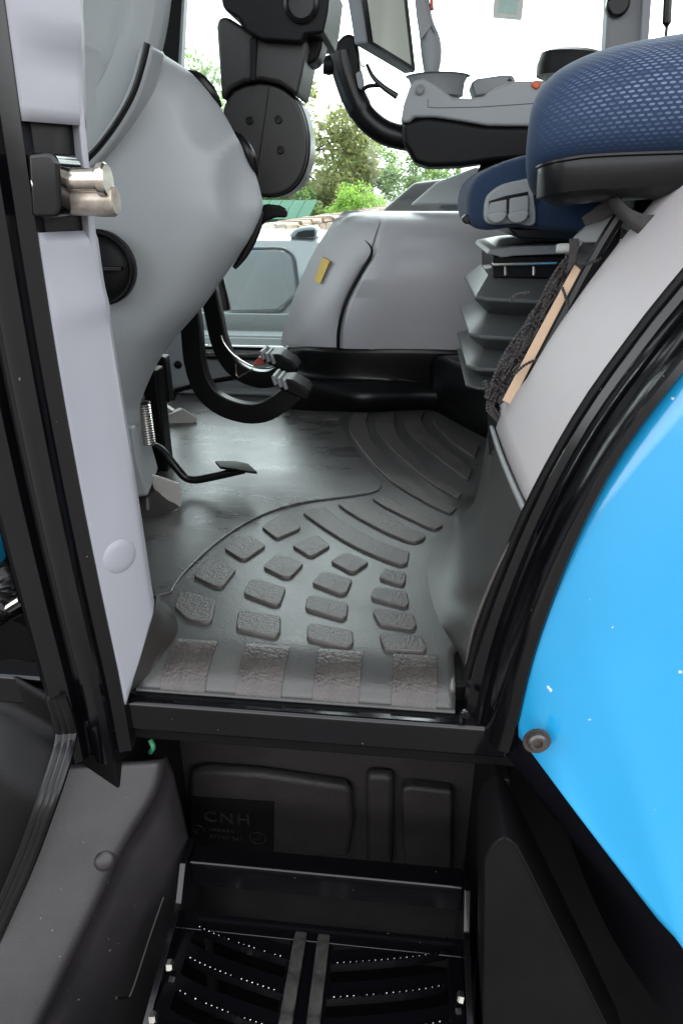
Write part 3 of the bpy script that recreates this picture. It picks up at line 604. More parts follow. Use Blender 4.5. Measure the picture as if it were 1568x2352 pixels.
# rest of the cab: roof, rear posts, windscreen
rf = box('cab_roof', (-1.05, 0.58, 1.60), (1.25, 2.30, 1.80), BLUE, T, bevel=0.05, seg=5)
box('roof_lining', (-1.0, 0.63, 1.57), (1.2, 2.25, 1.60), GREY, rf, bevel=0.01)
box('rear_cab_post', (1.05, 0.66, 0.0), (1.13, 0.74, 1.58), GLOSS, T, bevel=0.01)
box('rear_cab_post', (1.05, 2.13, 0.0), (1.13, 2.21, 1.58), GLOSS, T, bevel=0.01)

box('cab_rear_wall', (1.06, 0.74, -0.1), (1.12, 2.13, 0.55), BLKP, T, bevel=0.01)
loft('windscreen', [[V(p.x - 0.004, p.y, 0.325) for p in FC], [V(p.x - 0.004, p.y, 1.58) for p in FC]], GLASS, T)
loft('cab_front_wall', [[V(p.x - 0.004, p.y, -0.1) for p in FC], [V(p.x - 0.004, p.y, 0.32) for p in FC]], BLKP, T, solid=0.012, soff=1)

# ================================================================== FLOOR MAT
def zmat(y):
    if y > 0.80: return 0.0
    t = min(1.0, (0.80 - y) / 0.085); return -0.034 * (1 - math.sqrt(max(0, 1 - t * t)))
MAT = empty('floor_mat', (-0.2, 1.4, 0), 'worn black rubber floor mat with raised tread pads and curved ribs', 'floor mat')
xl = [V(-0.36, 0.72, 0)]
rows = []
ys = [0.715, 0.716, 0.719, 0.723, 0.729, 0.737, 0.747, 0.76, 0.775, 0.79, 0.80, 0.815, 0.83, 0.85, 0.9, 1.0, 1.1, 1.2, 1.35, 1.5, 1.7, 1.9, 2.0, 2.07, 2.14]
for y in ys:
    x0 = -0.357 if y < 0.80 else (-0.357 - (y - 0.80) * 1.1 if y < 0.83 else -0.39 - (min(y, 1.1) - 0.83) * 1.55)
    x1 = 0.074 if y < 0.80 else 0.074 + min(0.25, (y - 0.8) * 0.5)
    rows.append([V(x0 + (x1 - x0) * i / 40, y, zmat(y)) for i in range(41)])
base = loft('mat_base', rows, RUB, MAT, solid=0.008, soff=-1)
tube('lip_edge', [V(-0.357, 0.7145, -0.033), V(0.074, 0.7145, -0.033)], 0.003, RUB, base, seg=8)
def rounded(pts, r=0.006):
    out = []; n = len(pts)
    for i in range(n):
        p, a, b = pts[i], pts[i - 1], pts[(i + 1) % n]
        da, db = (a - p), (b - p); ra = min(r, da.length * 0.4); rb = min(r, db.length * 0.4)
        q0, q1 = p + da.normalized() * ra, p + db.normalized() * rb
        out += [q0, q0.lerp(p, 0.5).lerp(p.lerp(q1, 0.5), 0.5), q1]
    return out
def pad(px, name='tread_pad', m=None, h=0.0055, parent=None, bev=0.0022):
    pts = rounded([PZ(x, y, h) for x, y in px])
    pts = [V(p.x, p.y, h) for p in pts]
    bm = prism_bm(pts, (0, 0, -h - 0.002))
    return fin(name, bm, m or RUBP, parent or MAT, bevel=bev, seg=2)
PADS = [[(600, 1209), (640, 1184), (655, 1184), (690, 1207), (688, 1213), (640, 1234), (632, 1234)],
 [(514, 1258), (545, 1233), (578, 1229), (611, 1252), (565, 1283), (551, 1282)],
 [(443, 1321), (468, 1291), (486, 1284), (543, 1306), (511, 1347), (496, 1347)],
 [(400, 1392), (411, 1362), (428, 1358), (497, 1378), (486, 1427), (468, 1430), (428, 1419)],
 [(670, 1252), (720, 1229), (730, 1229), (759, 1252), (720, 1275), (708, 1275)],
 [(603, 1301), (633, 1274), (645, 1273), (698, 1293), (668, 1324), (650, 1324)],
 [(558, 1362), (574, 1330), (588, 1328), (657, 1349), (643, 1386), (627, 1388)],
 [(541, 1442), (547, 1402), (560, 1399), (645, 1415), (644, 1450), (632, 1462)],
 [(758, 1288), (787, 1269), (800, 1269), (848, 1290), (815, 1312), (803, 1312)],
 [(715, 1338), (738, 1313), (750, 1312), (810, 1330), (796, 1360), (780, 1363)],
 [(700, 1396), (705, 1370), (716, 1366), (800, 1385), (797, 1414), (785, 1420)],
 [(704, 1465), (706, 1435), (716, 1430), (810, 1447), (812, 1476), (798, 1485)],
 [(869, 1326), (881, 1307), (890, 1306), (933, 1316), (931, 1336), (924, 1342)],
 [(850, 1371), (859, 1347), (934, 1358), (940, 1386), (931, 1392)],
 [(855, 1403), (859, 1396), (949, 1410), (958, 1434), (949, 1444), (869, 1431)],
 [(871, 1459), (876, 1451), (967, 1460), (981, 1486), (974, 1495), (881, 1489)],
 [(695, 1177), (705, 1169), (738, 1164), (749, 1167), (775, 1189), (820, 1217), (871, 1242), (941, 1266), (936, 1292), (921, 1297), (880, 1283), (831, 1262), (785, 1238), (738, 1208)],
 [(776, 1157), (782, 1151), (807, 1147), (826, 1150), (858, 1170), (902, 1193), (978, 1228), (975, 1236), (956, 1244), (934, 1241), (883, 1220), (826, 1190), (795, 1171)],
 [(854, 1143), (861, 1138), (883, 1136), (928, 1163), (978, 1187), (1019, 1204), (1000, 1215), (978, 1208), (915, 1178), (877, 1159)],
 [(643, 947), (646, 953), (666, 953), (668, 947)], [(684, 948), (683, 957), (722, 958), (726, 949)], [(744, 951), (740, 962), (780, 964), (784, 953)]]
for p in PADS: pad(p)
RIBS = [[(814, 947), (802, 962), (801, 980), (807, 999), (833, 1034), (864, 1072), (896, 1102), (934, 1128), (985, 1157), (1034, 1179), (1050, 1168), (975, 1119), (928, 1081), (883, 1043), (852, 1008), (841, 970), (846, 946)],
 [(878, 945), (864, 962), (863, 976), (871, 996), (896, 1027), (928, 1056), (959, 1084), (997, 1113), (1052, 1144), (1062, 1132), (991, 1084), (947, 1040), (918, 1005), (906, 977), (908, 946)],
 [(940, 945), (930, 962), (929, 974), (937, 992), (975, 1026), (1016, 1059), (1075, 1102), (1085, 1076), (1016, 1024), (978, 986), (967, 964), (972, 946)],
 [(994, 964), (1007, 986), (1042, 1018), (1090, 1050), (1100, 1024), (1048, 992), (1016, 970)]]
for p in RIBS: pad(p, 'curved_rib')
LIPM = mat('lip_pad_rubber', (0.044, 0.039, 0.037), 0.27, col2=(0.090, 0.079, 0.073), vscale=25, rvar=0.06, bump=0.35, bscale=220)
# lip pads: follow the nosing
for x0p, x1p in (((371, 1583), (473, 1590)), ((540, 1600), (645, 1609)), ((717, 1612), (823, 1620)), ((897, 1620), (1001, 1628))):
    xa, xb = PZ(*x0p, -0.033).x, PZ(*x1p, -0.033).x; rows = []
    for y in [0.7135 + i * (0.077 / 14) for i in range(15)]:
        e = 0.0025 if 0.716 < y < 0.787 else 0.0
        t = min(1.0, (0.80 - y) / 0.085); nrm = V(0, -t, math.sqrt(max(0.02, 1 - t * t))).normalized()
        rows.append([V(x, y, zmat(max(y, 0.7155))) + nrm * (e if 0 < i < 13 else -0.001) for i, x in enumerate([xa, xa + 0.0005, xa + 0.002] + [xa + 0.002 + (xb - xa - 0.004) * k / 8 for k in range(1, 8)] + [xb - 0.002, xb - 0.0005, xb, xb])])
    loft('tread_pad', rows, LIPM, MAT, ang=60)
# smooth centre field, slightly proud with a groove round it
cf = [(395, 1357), (415, 1325), (455, 1283), (510, 1236), (580, 1192), (650, 1164), (720, 1149), (800, 1139), (858, 1129), (874, 1118), (874, 1106), (858, 1086), (828, 1046), (804, 1012), (790, 985), (784, 968), (776, 964)]
cw = cat([PZ(x, y, 0.004) for x, y in cf], 50) + [V(-0.30, 1.94, 0.004), V(-0.60, 2.02, 0.004), V(-0.80, 2.0, 0.004), V(-0.78, 1.12, 0.004), V(-0.53, 0.95, 0.004), V(-0.40, 0.885, 0.004)]
fin('centre_field', prism_bm([V(p.x, p.y, 0.004) for p in cw], (0, 0, -0.006)), RUBS, MAT, bevel=0.002, seg=2)
# corner upstand at the front pillar
a0 = [PZ(284, 1584, -0.034), PZ(330, 1562, -0.022), PZ(372, 1505, -0.002), PZ(408, 1450, 0.002), PZ(398, 1408, 0.002), PZ(362, 1362, 0.002)]
a1 = [V(-0.369, 0.700, -0.036), face(0.25, -0.006, 0.826, 0.003), face(0.6, 0.034, 0.826, 0.003), face(1.0, 0.080, 0.826, 0.002), V(-0.345, 0.79, 0.072), V(-0.375, 0.85, 0.05)]
am = [p.lerp(q, 0.4) + V(-0.003, 0.002, -0.008) for p, q in zip(a0, a1)]
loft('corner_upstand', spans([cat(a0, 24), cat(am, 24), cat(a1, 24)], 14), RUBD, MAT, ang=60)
# rear riser, sweeps up to the wheel arch trim
b0 = [PZ(1068, 1516, -0.002), PZ(1040, 1475, 0.0), PZ(1010, 1430, 0.0), PZ(988, 1365, 0.0), PZ(980, 1300, 0.0), PZ(996, 1250, 0.0), PZ(1025, 1195, 0.0), PZ(1050, 1150, 0.0), V(0.20, 1.40, 0.0)]
b2 = [V(0.0845, 0.735, 0.03), V(0.090, 0.728, 0.10), V(0.112, 0.724, 0.19), V(0.136, 0.723, 0.255), V(0.132, 0.80, 0.254), V(0.129, 0.90, 0.252), V(0.129, 1.00, 0.250), V(0.134, 1.10, 0.248), V(0.25, 1.18, 0.24)]
B0 = cat(b0, 40); B2 = cat(b2, 40)
rows = []
for t in [i / 22 for i in range(23)]:
    r = []
    for p, q in zip(B0, B2):
        hx = 1 - (1 - t) ** 2.6; hz = t ** 1.7     # fillet: run out along the floor first, then climb
        hzv = p.z + (q.z - p.z) * hz
        r.append(V(p.x + (q.x - p.x) * hx, p.y + (q.y - p.y) * (0.5 * hx + 0.5 * t), hzv))
    rows.append(r)
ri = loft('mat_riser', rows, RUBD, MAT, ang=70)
tube('riser_edge', [V(p.x + 0.001, p.y - 0.001, p.z) for p in cat(b2[:4], 20)], 0.0022, RUBP, MAT, seg=6)

# ================================================================== INSTRUCTOR SEAT (near, blue mesh)
IS = empty('instructor_seat', (0.45, 1.15, 0.55), 'blue mesh folding instructor seat with black pan above the warm grey trim', 'seat')
# cushion: sections along x (front nose to rear), each an outline in y-z
SHEAR = 0.24
def sect(x, y0, y1, z0, z1, e, n):
    c = V(x, (y0 + y1) / 2, (z0 + z1) / 2); r = []
    for i in range(120):
        a = 2 * math.pi * i / 120 - math.pi * 0.5          # start underneath, go up the near side, over the top
        cy, cz = -math.cos(a), math.sin(a)
        y = c.y + (y1 - y0) / 2 * math.copysign(abs(cy) ** e, cy); z = c.z + (z1 - z0) / 2 * math.copysign(abs(cz) ** e, cz)
        r.append(V(x + SHEAR * (y - 0.95), y, z))
    return cat(r, n, closed=True)
# x, y0, y1, z0, z1: the dome rises from a blunt nose
xs = [(0.112, 1.10, 1.28, 0.640, 0.665), (0.113, 1.05, 1.34, 0.610, 0.684), (0.118, 1.015, 1.37, 0.585, 0.698), (0.130, 0.99, 1.40, 0.58, 0.713), (0.152, 0.97, 1.42, 0.58, 0.727), (0.19, 0.958, 1.43, 0.58, 0.741), (0.25, 0.95, 1.45, 0.58, 0.753), (0.35, 0.95, 1.45, 0.58, 0.763), (0.60, 0.95, 1.45, 0.58, 0.772)]
rws = spans([sect(q[0], q[1], q[2], q[3], q[4] + 0.016, 0.80, 96) for q in xs], 60)
cu = fin('seat_cushion', loft_bm(rws, closed=True, cap0=True, cap1=True), MESHF, IS, ang=70)
pxs = [(0.128, 1.10, 1.30, 0.606, 0.585), (0.130, 1.04, 1.36, 0.611, 0.574), (0.138, 0.99, 1.40, 0.614, 0.568), (0.165, 0.952, 1.43, 0.619, 0.570), (0.22, 0.938, 1.46, 0.624, 0.575), (0.40, 0.932, 1.46, 0.628, 0.58), (0.60, 0.932, 1.46, 0.632, 0.585)]
rows = []
for x, y0, y1, zt, zb_ in pxs:
    r = [V(x, y0 + 0.012, zt + 0.003), V(x, y0, zt), V(x + 0.002, y0 - 0.003, zt - 0.01), V(x + 0.004, y0 + 0.003, zt - 0.035), V(x + 0.012, y0 + 0.02, zb_ + 0.006), V(x + 0.02, y0 + 0.06, zb_), V(x + 0.02, y1 - 0.07, zb_), V(x + 0.012, y1 - 0.03, zb_ + 0.004), V(x + 0.004, y1, zt - 0.035), V(x, y1, zt)]
    rows.append([V(p.x + SHEAR * (p.y - 0.95), p.y, p.z) for p in r])
panr = spans(rows, 30)
sp_ = loft('seat_pan', panr, BLKP2, IS, ang=50, cap0=True, closed=True)
tube('pan_edge_piping', [r[1] + V(0, -0.001, 0.001) for r in panr], 0.0025, BLKP2, sp_, seg=6)
# bracket down onto the arch trim
prism('seat_bracket', [V(0.30, 1.02, 0.56), V(0.60, 1.02, 0.56), V(0.60, 1.02, 0.40), V(0.42, 1.02, 0.50)], (0, 0.35, 0), BLKP, IS, bevel=0.006)
st = [PY(1395, 455, 0.99), PY(1420, 478, 0.97), PY(1450, 505, 0.955), PY(1490, 520, 0.945), PY(1530, 512, 0.945), PY(1570, 495, 0.95), PY(1640, 450, 0.96)]
stc = cat(st, 40)
loft('lap_strap', [[p + V(-0.004, 0, 0.013) for p in stc], [p + V(0.004, -0.004, -0.013) for p in stc]], STRAP, IS, solid=0.002)
prism('strap_anchor', outl([(1335, 500), (1400, 452), (1420, 470), (1412, 490), (1345, 520)], 1.03), (0, 0.004, 0), STRAP, IS, bevel=0.001)

# ================================================================== DRIVER SEAT (behind it)
DS = empty('driver_seat', (0.35, 1.5, 0.2), 'blue driver seat on grey rubber bellows with a control armrest', 'seat')
YD = 1.36
o1 = [(1072, 478), (1076, 440), (1092, 408), (1125, 384), (1175, 364), (1225, 352), (1300, 345), (1420, 345), (1420, 540), (1330, 535), (1250, 530), (1180, 524), (1130, 530), (1100, 528), (1080, 515)]
ow = cat([PY(x, y, YD) for x, y in o1], 70, closed=True)
cen = V(0.22, YD, 0.58)
rows = []
for s, dy in ((0.55, 0.0), (0.80, 0.0), (0.90, 0.003), (0.96, 0.010), (0.99, 0.020), (1.0, 0.035), (1.0, 0.10), (1.0, 0.30), (0.98, 0.40), (0.9, 0.44), (0.5, 0.45)):
    rows.append([V(cen.x + (p.x - cen.x) * s, YD + dy, cen.z + (p.z - cen.z) * s) for p in ow])
loft('seat_cushion', rows, BFAB, DS, closed=True, cap0=True, cap1=True, ang=60)
# grey control panel let into the cushion front
cp = cat([PY(x, y, YD - 0.012) for x, y in [(1112, 505), (1112, 468), (1122, 445), (1150, 425), (1190, 414), (1222, 412), (1226, 450), (1228, 515), (1180, 514), (1130, 516)]], 50, closed=True)
cpan = prism('control_panel', cp, (0, 0.03, 0), GREY, DS, bevel=0.004)
prism('panel_slot', outl([(1122, 500), (1122, 462), (1160, 450), (1212, 440), (1214, 500)], YD - 0.013), (0, 0.002, 0), BLKP2, cpan, bevel=0)
for k, (a, b) in enumerate(((1122, 1164), (1168, 1214))):
    z0 = 466 - 10 * k
    prism('adjust_lever', outl([(a, 496), (a + 2, z0), (b, z0 - 8), (b, 488 - 4 * k)], YD - 0.020), (0, 0.02, 0), GREY, cpan, bevel=0.003)
    prism('lever_lip', outl([(a - 4, 498 - 3 * k), (a + 6, 490 - 4 * k), (b - 4, 484 - 4 * k), (b + 2, 492 - 2 * k), (b - 6, 506), (b - 18, 512), (a + 14, 514), (a + 2, 508)], YD - 0.032), (0, 0.02, 0), GREY, cpan, bevel=0.004, seg=3)
prism('seat_frame', outl([(1165, 522), (1330, 522), (1330, 556), (1190, 550)], YD + 0.02), (0, 0.38, 0), BLKP2, DS, bevel=0.006)
prism('side_knob', outl([(1060, 500), (1070, 492), (1078, 496), (1080, 512), (1070, 516), (1062, 510)], YD + 0.02), (0, 0.03, 0), BLKP2, DS, bevel=0.003)
# suspension top plate and bellows
YB = 1.42
prism('suspension_plate', outl([(1116, 584), (1124, 572), (1180, 566), (1330, 560), (1330, 582), (1180, 588), (1170, 590), (1150, 592), (1140, 588)], YB), (0, 0.32, 0), GREY_DK, DS, bevel=0.003)
prism('suspension_top', outl([(1126, 570), (1180, 560), (1330, 552), (1330, 572), (1124, 576)], YB + 0.03), (0, 0.30, 0), BLKP2, DS, bevel=0.003)
prism('suspension_housing', outl([(1132, 588), (1330, 588), (1330, 640), (1132, 640)], YB + 0.02), (0, 0.28, 0), BLKP, DS, bevel=0.004)
prism('suspension_bar', outl([(1130, 604), (1280, 600), (1280, 608), (1130, 612)], YB + 0.002), (0, 0.015, 0), STEEL, DS, bevel=0.002)
for px in (1160, 1225): tube('suspension_bolt', [PY(px, 612, YB + 0.016), PY(px, 632, YB + 0.016)], 0.004, STEEL, DS, seg=8)
prism('suspension_stop', outl([(1112, 612), (1128, 610), (1128, 616), (1112, 618)], YB + 0.01), (0, 0.03, 0), WHT, DS, bevel=0.001)
def zz(py): return PY(1150, py, YB).z
bmat_ = mat('bellows_rubber', (0.10, 0.107, 0.108), 0.42, var=0.1, vscale=10, bump=0.04, bscale=300)
folds = [((1126, 636), (1088, 676), (1088, 684), (1126, 730)), ((1122, 722), (1075, 760), (1075, 768), (1120, 815)), ((1116, 804), (1068, 832), (1068, 840), (1110, 876)), ((1108, 866), (1066, 876), (1068, 882), (1095, 905))]
for q in folds:
    sec = [PY(x, y, YB) for x, y in q]
    rows = []
    for p, ins in zip(sec, (0.075, 0.0, 0.0, 0.075)):
        x0 = p.x; y0 = YB - 0.045 + ins; x1, y1 = 0.46, 1.78 - ins; c = 0.02
        rows.append([V(x0 + c, y0, p.z - 0.0), V(x1, y0, p.z - 0.012), V(x1, y1, p.z - 0.012), V(x0 + c, y1, p.z), V(x0, y1 - c, p.z), V(x0, y0 + c, p.z)])
    loft('bellows_fold', rows, bmat_, DS, closed=True, cap0=True, cap1=True, bevel=0.003)
# backrest (only a sliver shows)
rows = []
for x, z, w in ((0.66, 0.62, 0.22), (0.67, 0.70, 0.24), (0.655, 0.9, 0.25), (0.70, 1.15, 0.22), (0.73, 1.3, 0.16)):
    rows.append([V(x + 0.06 - 0.06 * math.cos(a), 1.6 + w * math.sin(a) * (1 if 1 else 0), z) for a in [2 * math.pi * k / 24 for k in range(24)]])
loft('backrest', spans(rows, 20), BFAB, DS, closed=True, cap0=True, cap1=True, ang=60)
prism('backrest_link', [V(0.40, 1.45, 0.50), V(0.76, 1.45, 0.55), V(0.76, 1.45, 0.66), V(0.40, 1.45, 0.62)], (0, 0.3, 0), BLKP, DS, bevel=0.01)
# armrest console on the far side of the seat
YA = 1.74
base_ = prism('armrest_lower_shell', outl([(922, 284), (942, 276), (980, 268), (1050, 277), (1110, 288), (1170, 290), (1400, 288), (1400, 350), (1130, 372), (1060, 382), (985, 384), (950, 374), (938, 350), (924, 330)], YA), (0, 0.16, 0), mat('armrest_black', (0.004, 0.004, 0.0045), 0.5, spec=0.2, var=0.2), DS, bevel=0.012, seg=4)
shell = prism('armrest_upper_shell', outl([(919, 282), (926, 240), (940, 200), (952, 182), (975, 178), (1010, 200), (1040, 224), (1080, 226), (1110, 220), (1140, 200), (1180, 186), (1250, 184), (1300, 190), (1400, 190), (1400, 290), (1180, 290), (1120, 289), (1060, 279), (1000, 270), (950, 270), (940, 282)], YA - 0.004), (0, 0.168, 0), GREY, DS, bevel=0.010, seg=4)
tube('panel_line', [PY(x, y, YA - 0.004) for x, y in [(982, 228), (982, 246), (1000, 248), (1100, 246), (1250, 236)]], 0.0008, BLKP, shell, seg=5)
prism('armrest_hood', outl([(1080, 190), (1095, 180), (1150, 172), (1178, 172), (1186, 192), (1150, 215), (1090, 222)], YA + 0.06), (0, 0.09, 0), GREY_DK, DS, bevel=0.006)
lathe('joystick_cup', [(0.058, -0.025), (0.060, 0.0), (0.066, 0.012), (0.072, 0.014), (0.060, 0.016), (0.0005, 0.012)], PY(1004, 188, YA + 0.06) + V(0, 0, -0.004), (0, 0, 1), GREY_DK, DS, seg=30)
lathe('cup_ring', [(0.010, 0), (0.010, 0.004), (0.006, 0.006), (0.0005, 0.004)], PY(964, 206, YA - 0.006), (0, -1, 0), GREY_DK, shell, seg=18)
jl = cat([PY(x, y, YA + 0.06) for x, y in [(945, -60), (952, 0), (956, 40), (962, 80), (966, 120), (970, 150), (975, 178)]], 24)
jr = cat([PY(x, y, YA + 0.06) for x, y in [(975, -60), (985, 0), (995, 48), (1008, 80), (1014, 110), (1012, 145), (1004, 178)]], 24)
rows = []
for a, b in zip(jl, jr):
    c = (a + b) / 2; r = (b - a) / 2
    rows.append([c + r * math.cos(t) + V(0, 0.022, 0) * math.sin(t) for t in [2 * math.pi * k / 20 for k in range(20)]])
joy = loft('joystick', rows, GREY_DK, DS, closed=True, cap0=True, cap1=True)
prism('joystick_trigger', outl([(985, -20), (992, -20), (996, 20), (988, 20)], YA + 0.05), (0, 0.02, 0), REDP, joy, bevel=0.001)
prism('joystick_facing', outl([(946, -60), (962, -60), (975, 0), (985, 50), (998, 75), (990, 60), (966, 90), (956, 40)], YA + 0.035), (0, 0.006, 0), GREY_DK, joy, bevel=0.002)
prism('orange_button', outl([(1220, 192), (1228, 184), (1240, 185), (1240, 198), (1232, 206), (1222, 200)], YA - 0.01), (0, 0.02, 0), ORA, shell, bevel=0.003)
prism('small_switch', outl([(1164, 184), (1168, 178), (1174, 180), (1176, 186)], YA + 0.01), (0, 0.012, 0), BLKP2, shell, bevel=0.001)
lathe('rotary_dial', [(0.075, 0), (0.078, 0.02), (0.074, 0.042), (0.055, 0.050), (0.0005, 0.050)], PY(1310, 182, YA + 0.05), (0.1, 0, 1), BLKP, DS, seg=36)
prism('yellow_marker', outl([(1302, 146), (1306, 136), (1318, 134), (1322, 146)], YA + 0.04), (0, 0.014, 0), YEL, DS, bevel=0.002)
tube('armrest_post', [PY(1150, 372, YA + 0.06), PY(1130, 390, YA + 0.06), PY(1118, 430, YA + 0.04), PY(1130, 480, YA)], 0.030, BLKP2, DS, seg=14, n=20)
prism('post_plate', [PY(1120, 360, YA + 0.02), PY(1250, 345, YA + 0.02), PY(1260, 420, YA + 0.02), PY(1160, 400, YA + 0.02)], (0, 0.06, 0), BLKP, DS, bevel=0.008)
# monitor arm (bent tube) from the armrest's front
YM = YA + 0.08
ma = tube('monitor_arm', [PY(960, 318, YM), PY(925, 316, YM), PY(880, 302, YM), PY(840, 270, YM), PY(815, 228, YM), PY(800, 190, YM), PY(788, 150, YM), PY(784, 120, YM)], lambda t: 0.027 if t < 0.55 else 0.029, BLKP2, DS, seg=18, n=40)
prism('arm_head', outl([(764, 140), (758, 112), (785, 82), (800, 74), (818, 84), (824, 120), (828, 170), (836, 212), (818, 220), (795, 205), (775, 180)], YM - 0.022), (0, 0.05, 0), BLKP, ma, bevel=0.009, seg=3)
prism('arm_insert', outl([(816, 168), (830, 160), (836, 190), (832, 208), (822, 202)], YM - 0.028), (0, 0.02, 0), GREY_DK, ma, bevel=0.003)
tube('clamp_lever', [PY(842, 148, YM - 0.03), PY(856, 176, YM - 0.035), PY(880, 200, YM - 0.035), PY(912, 222, YM - 0.035)], lambda t: 0.004 + 0.003 * t, BLKP2, ma, seg=8, n=20)
tube('clamp_lever', [PY(832, 208, YM - 0.03), PY(845, 198, YM - 0.03), PY(872, 196, YM - 0.035)], 0.0045, BLKP2, ma, seg=8, n=12)
lathe('clamp_knob', [(0.018, 0), (0.020, 0.010), (0.017, 0.022), (0.0005, 0.022)], PY(764, 150, YM), (-1, -0.2, 0), BLKP, ma, seg=12)
prism('brass_fitting', outl([(826, 142), (836, 138), (838, 152), (830, 154)], YM - 0.032), (0, 0.01, 0), BRASS, ma, bevel=0.001)

# ---- display monitor held by the arm
bl_, br_ = PY(842, 100, 1.76), PY(955, 168, 1.93)
tl_ = PY(802, -170, 1.70); tr_ = br_ + (tl_ - bl_)
ux = (br_ - bl_); nrm = ux.cross(tl_ - bl_).normalized()
if nrm.x > 0: nrm = -nrm
MON = prism('display_monitor', [bl_, br_, tr_, tl_], nrm * 0.035, GREY_DK, None, bevel=0.006); tag(MON, 'grey framed display screen on the bent black arm of the armrest', 'monitor')
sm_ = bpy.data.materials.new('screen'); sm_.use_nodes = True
b_ = sm_.node_tree.nodes['Principled BSDF']; b_.inputs['Base Color'].default_value = (0.50, 0.53, 0.46, 1); b_.inputs['Roughness'].default_value = 0.25; b_.inputs['Coat Weight'].default_value = 0.2  # sky reflection of the dark, switched-off glass is put into this pale colour
def mixq(u, v): return (bl_.lerp(br_, u)).lerp(tl_.lerp(tr_, u), v) - nrm * 0.001
prism('screen_bezel', [mixq(0.02, 0.015), mixq(0.98, 0.015), mixq(0.98, 0.98), mixq(0.02, 0.98)], -nrm * 0.001, BLKP2, MON, bevel=0)
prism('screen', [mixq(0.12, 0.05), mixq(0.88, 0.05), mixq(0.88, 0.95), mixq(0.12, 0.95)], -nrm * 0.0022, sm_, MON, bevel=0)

# ================================================================== TRACTOR EXTERIOR BELOW THE DOOR
# blue rear fender: face bulges outward; front edge follows the door pillar
fe = [(0.146, -0.018), (0.150, 0.05), (0.158, 0.12), (0.186, 0.255), (0.222, 0.36), (0.262, 0.43), (0.32, 0.51), (0.42, 0.62), (0.55, 0.70)]
fe = [PY(1190, 1690, 0.66), PY(1190, 1640, 0.668), PY(1229, 1440, 0.672), PY(1330, 1200, 0.672), PY(1436, 1030, 0.672), PY(1556, 868, 0.672), PY(1700, 690, 0.672), V(0.45, 0.64, 0.60), V(0.60, 0.64, 0.68)]
le = [PY(1190, 1692, 0.66), PY(1220, 1730, 0.64), PY(1300, 1838, 0.60), PY(1400, 1970, 0.575), PY(1500, 2100, 0.555), PY(1600, 2232, 0.54), V(0.50, 0.53, -0.52), V(0.70, 0.53, -0.60), V(0.95, 0.55, -0.62)]
F0, F1 = cat(fe, 40), cat(le, 40)
cor = V(1.5, 0.60, 0.1)
rows = []
for s in [i / 24 for i in range(25)]:
    rows.append([a.lerp(b, s) + V(0.0, -0.016 * math.sin(s * math.pi) * min(1, (a - b).length / 0.5), 0) for a, b in zip(F0, F1)])
fender = loft('rear_fender', rows, BLUE, T, solid=0.006, soff=1, ang=60)
BOLTM = mat('dull_bolt', (0.10, 0.10, 0.105), 0.4, metal=0.7, col2=(0.16, 0.13, 0.11), vscale=80)
screw(PY(1231, 1700, 0.618), (0.1, -1, 0.1), 0.011, BOLTM, fender, 'fender_bolt')
lathe('bolt_washer', [(0.016, 0.0), (0.016, 0.003), (0.0005, 0.003)], PY(1231, 1700, 0.622), (0.1, -1, 0.1), BOLTM, fender, seg=20)
# black inner skirt of the fender, runs inwards from the blue edge
sk = [a + V(0.004, 0.012, 0.002) for a in F1]
sk2 = [a + V(-0.05, 0.10, -0.03) for a in F1]; sk3 = [a + V(-0.10, 0.24, -0.05) for a in F1]
sk4 = [a + V(-0.12, 0.40, -0.04) for a in F1]
box('inner_fender_wall', (0.16, 0.88, -1.1), (1.05, 0.92, -0.02), BLKP, T)
box('under_step_shade', (-0.45, 0.36, -0.90), (0.30, 0.90, -0.86), BLKP, T)  # black sheet added under the steps where only shade lies
loft('fender_skirt', spans([sk, sk2, sk3, sk4], 20), mat('skirt_plastic', (0.004, 0.004, 0.007), 0.5, spec=0.15, var=0.3, vscale=6, bump=0.2, bscale=250, speck=0.03, speck_col=(0.12, 0.11, 0.1)), T, solid=0.004, ang=60)
# well behind the steps
YW = 0.90
wellm = mat('well_plastic', (0.024, 0.021, 0.0215), 0.5, spec=0.25, var=0.3, vscale=9, bump=0.25, bscale=260)
well = box('step_well', (-0.46, YW, -1.0), (0.22, YW + 0.06, -0.09), wellm, T, bevel=0.004)
def wp(px, d, name, bev, m=None): return prism(name, outl(px, YW - d), (0, d + 0.004, 0), m or wellm, well, bevel=bev, seg=5)
wp([(432, 1778), (470, 1768), (600, 1778), (790, 1806), (808, 1815), (812, 1900), (800, 1975), (600, 1972), (432, 1965)], 0.022, 'well_panel', 0.016)
wp([(840, 1780), (905, 1784), (902, 2000), (842, 1996)], 0.022, 'well_panel', 0.014)
wp([(922, 1815), (940, 1808), (1040, 1820), (1038, 2020), (935, 2006), (924, 1950)], 0.022, 'well_panel', 0.016)
plate = prism('maker_plate', outl([(441, 1830), (630, 1842), (628, 1966), (440, 1958)], YW - 0.0235), (0, 0.004, 0), BLKP, well, bevel=0)
def text(body, x, y, size, name, ext=0.0012, rot=-3.0):
    cu_ = bpy.data.curves.new(name, 'FONT'); cu_.body = body; cu_.size = size; cu_.extrude = ext; cu_.bevel_depth = 0.0004; cu_.space_character = 1.25
    o = bpy.data.objects.new('tmp', cu_); COL.objects.link(o); dg = bpy.context.evaluated_depsgraph_get()
    me = bpy.data.meshes.new_from_object(o.evaluated_get(dg)); bpy.data.objects.remove(o)
    p = PY(x, y, YW - 0.0245)
    me.transform(Matrix.Translation(p) @ Matrix.Rotation(R(90), 4, 'X'))
    return link(name, me, well, wellm)
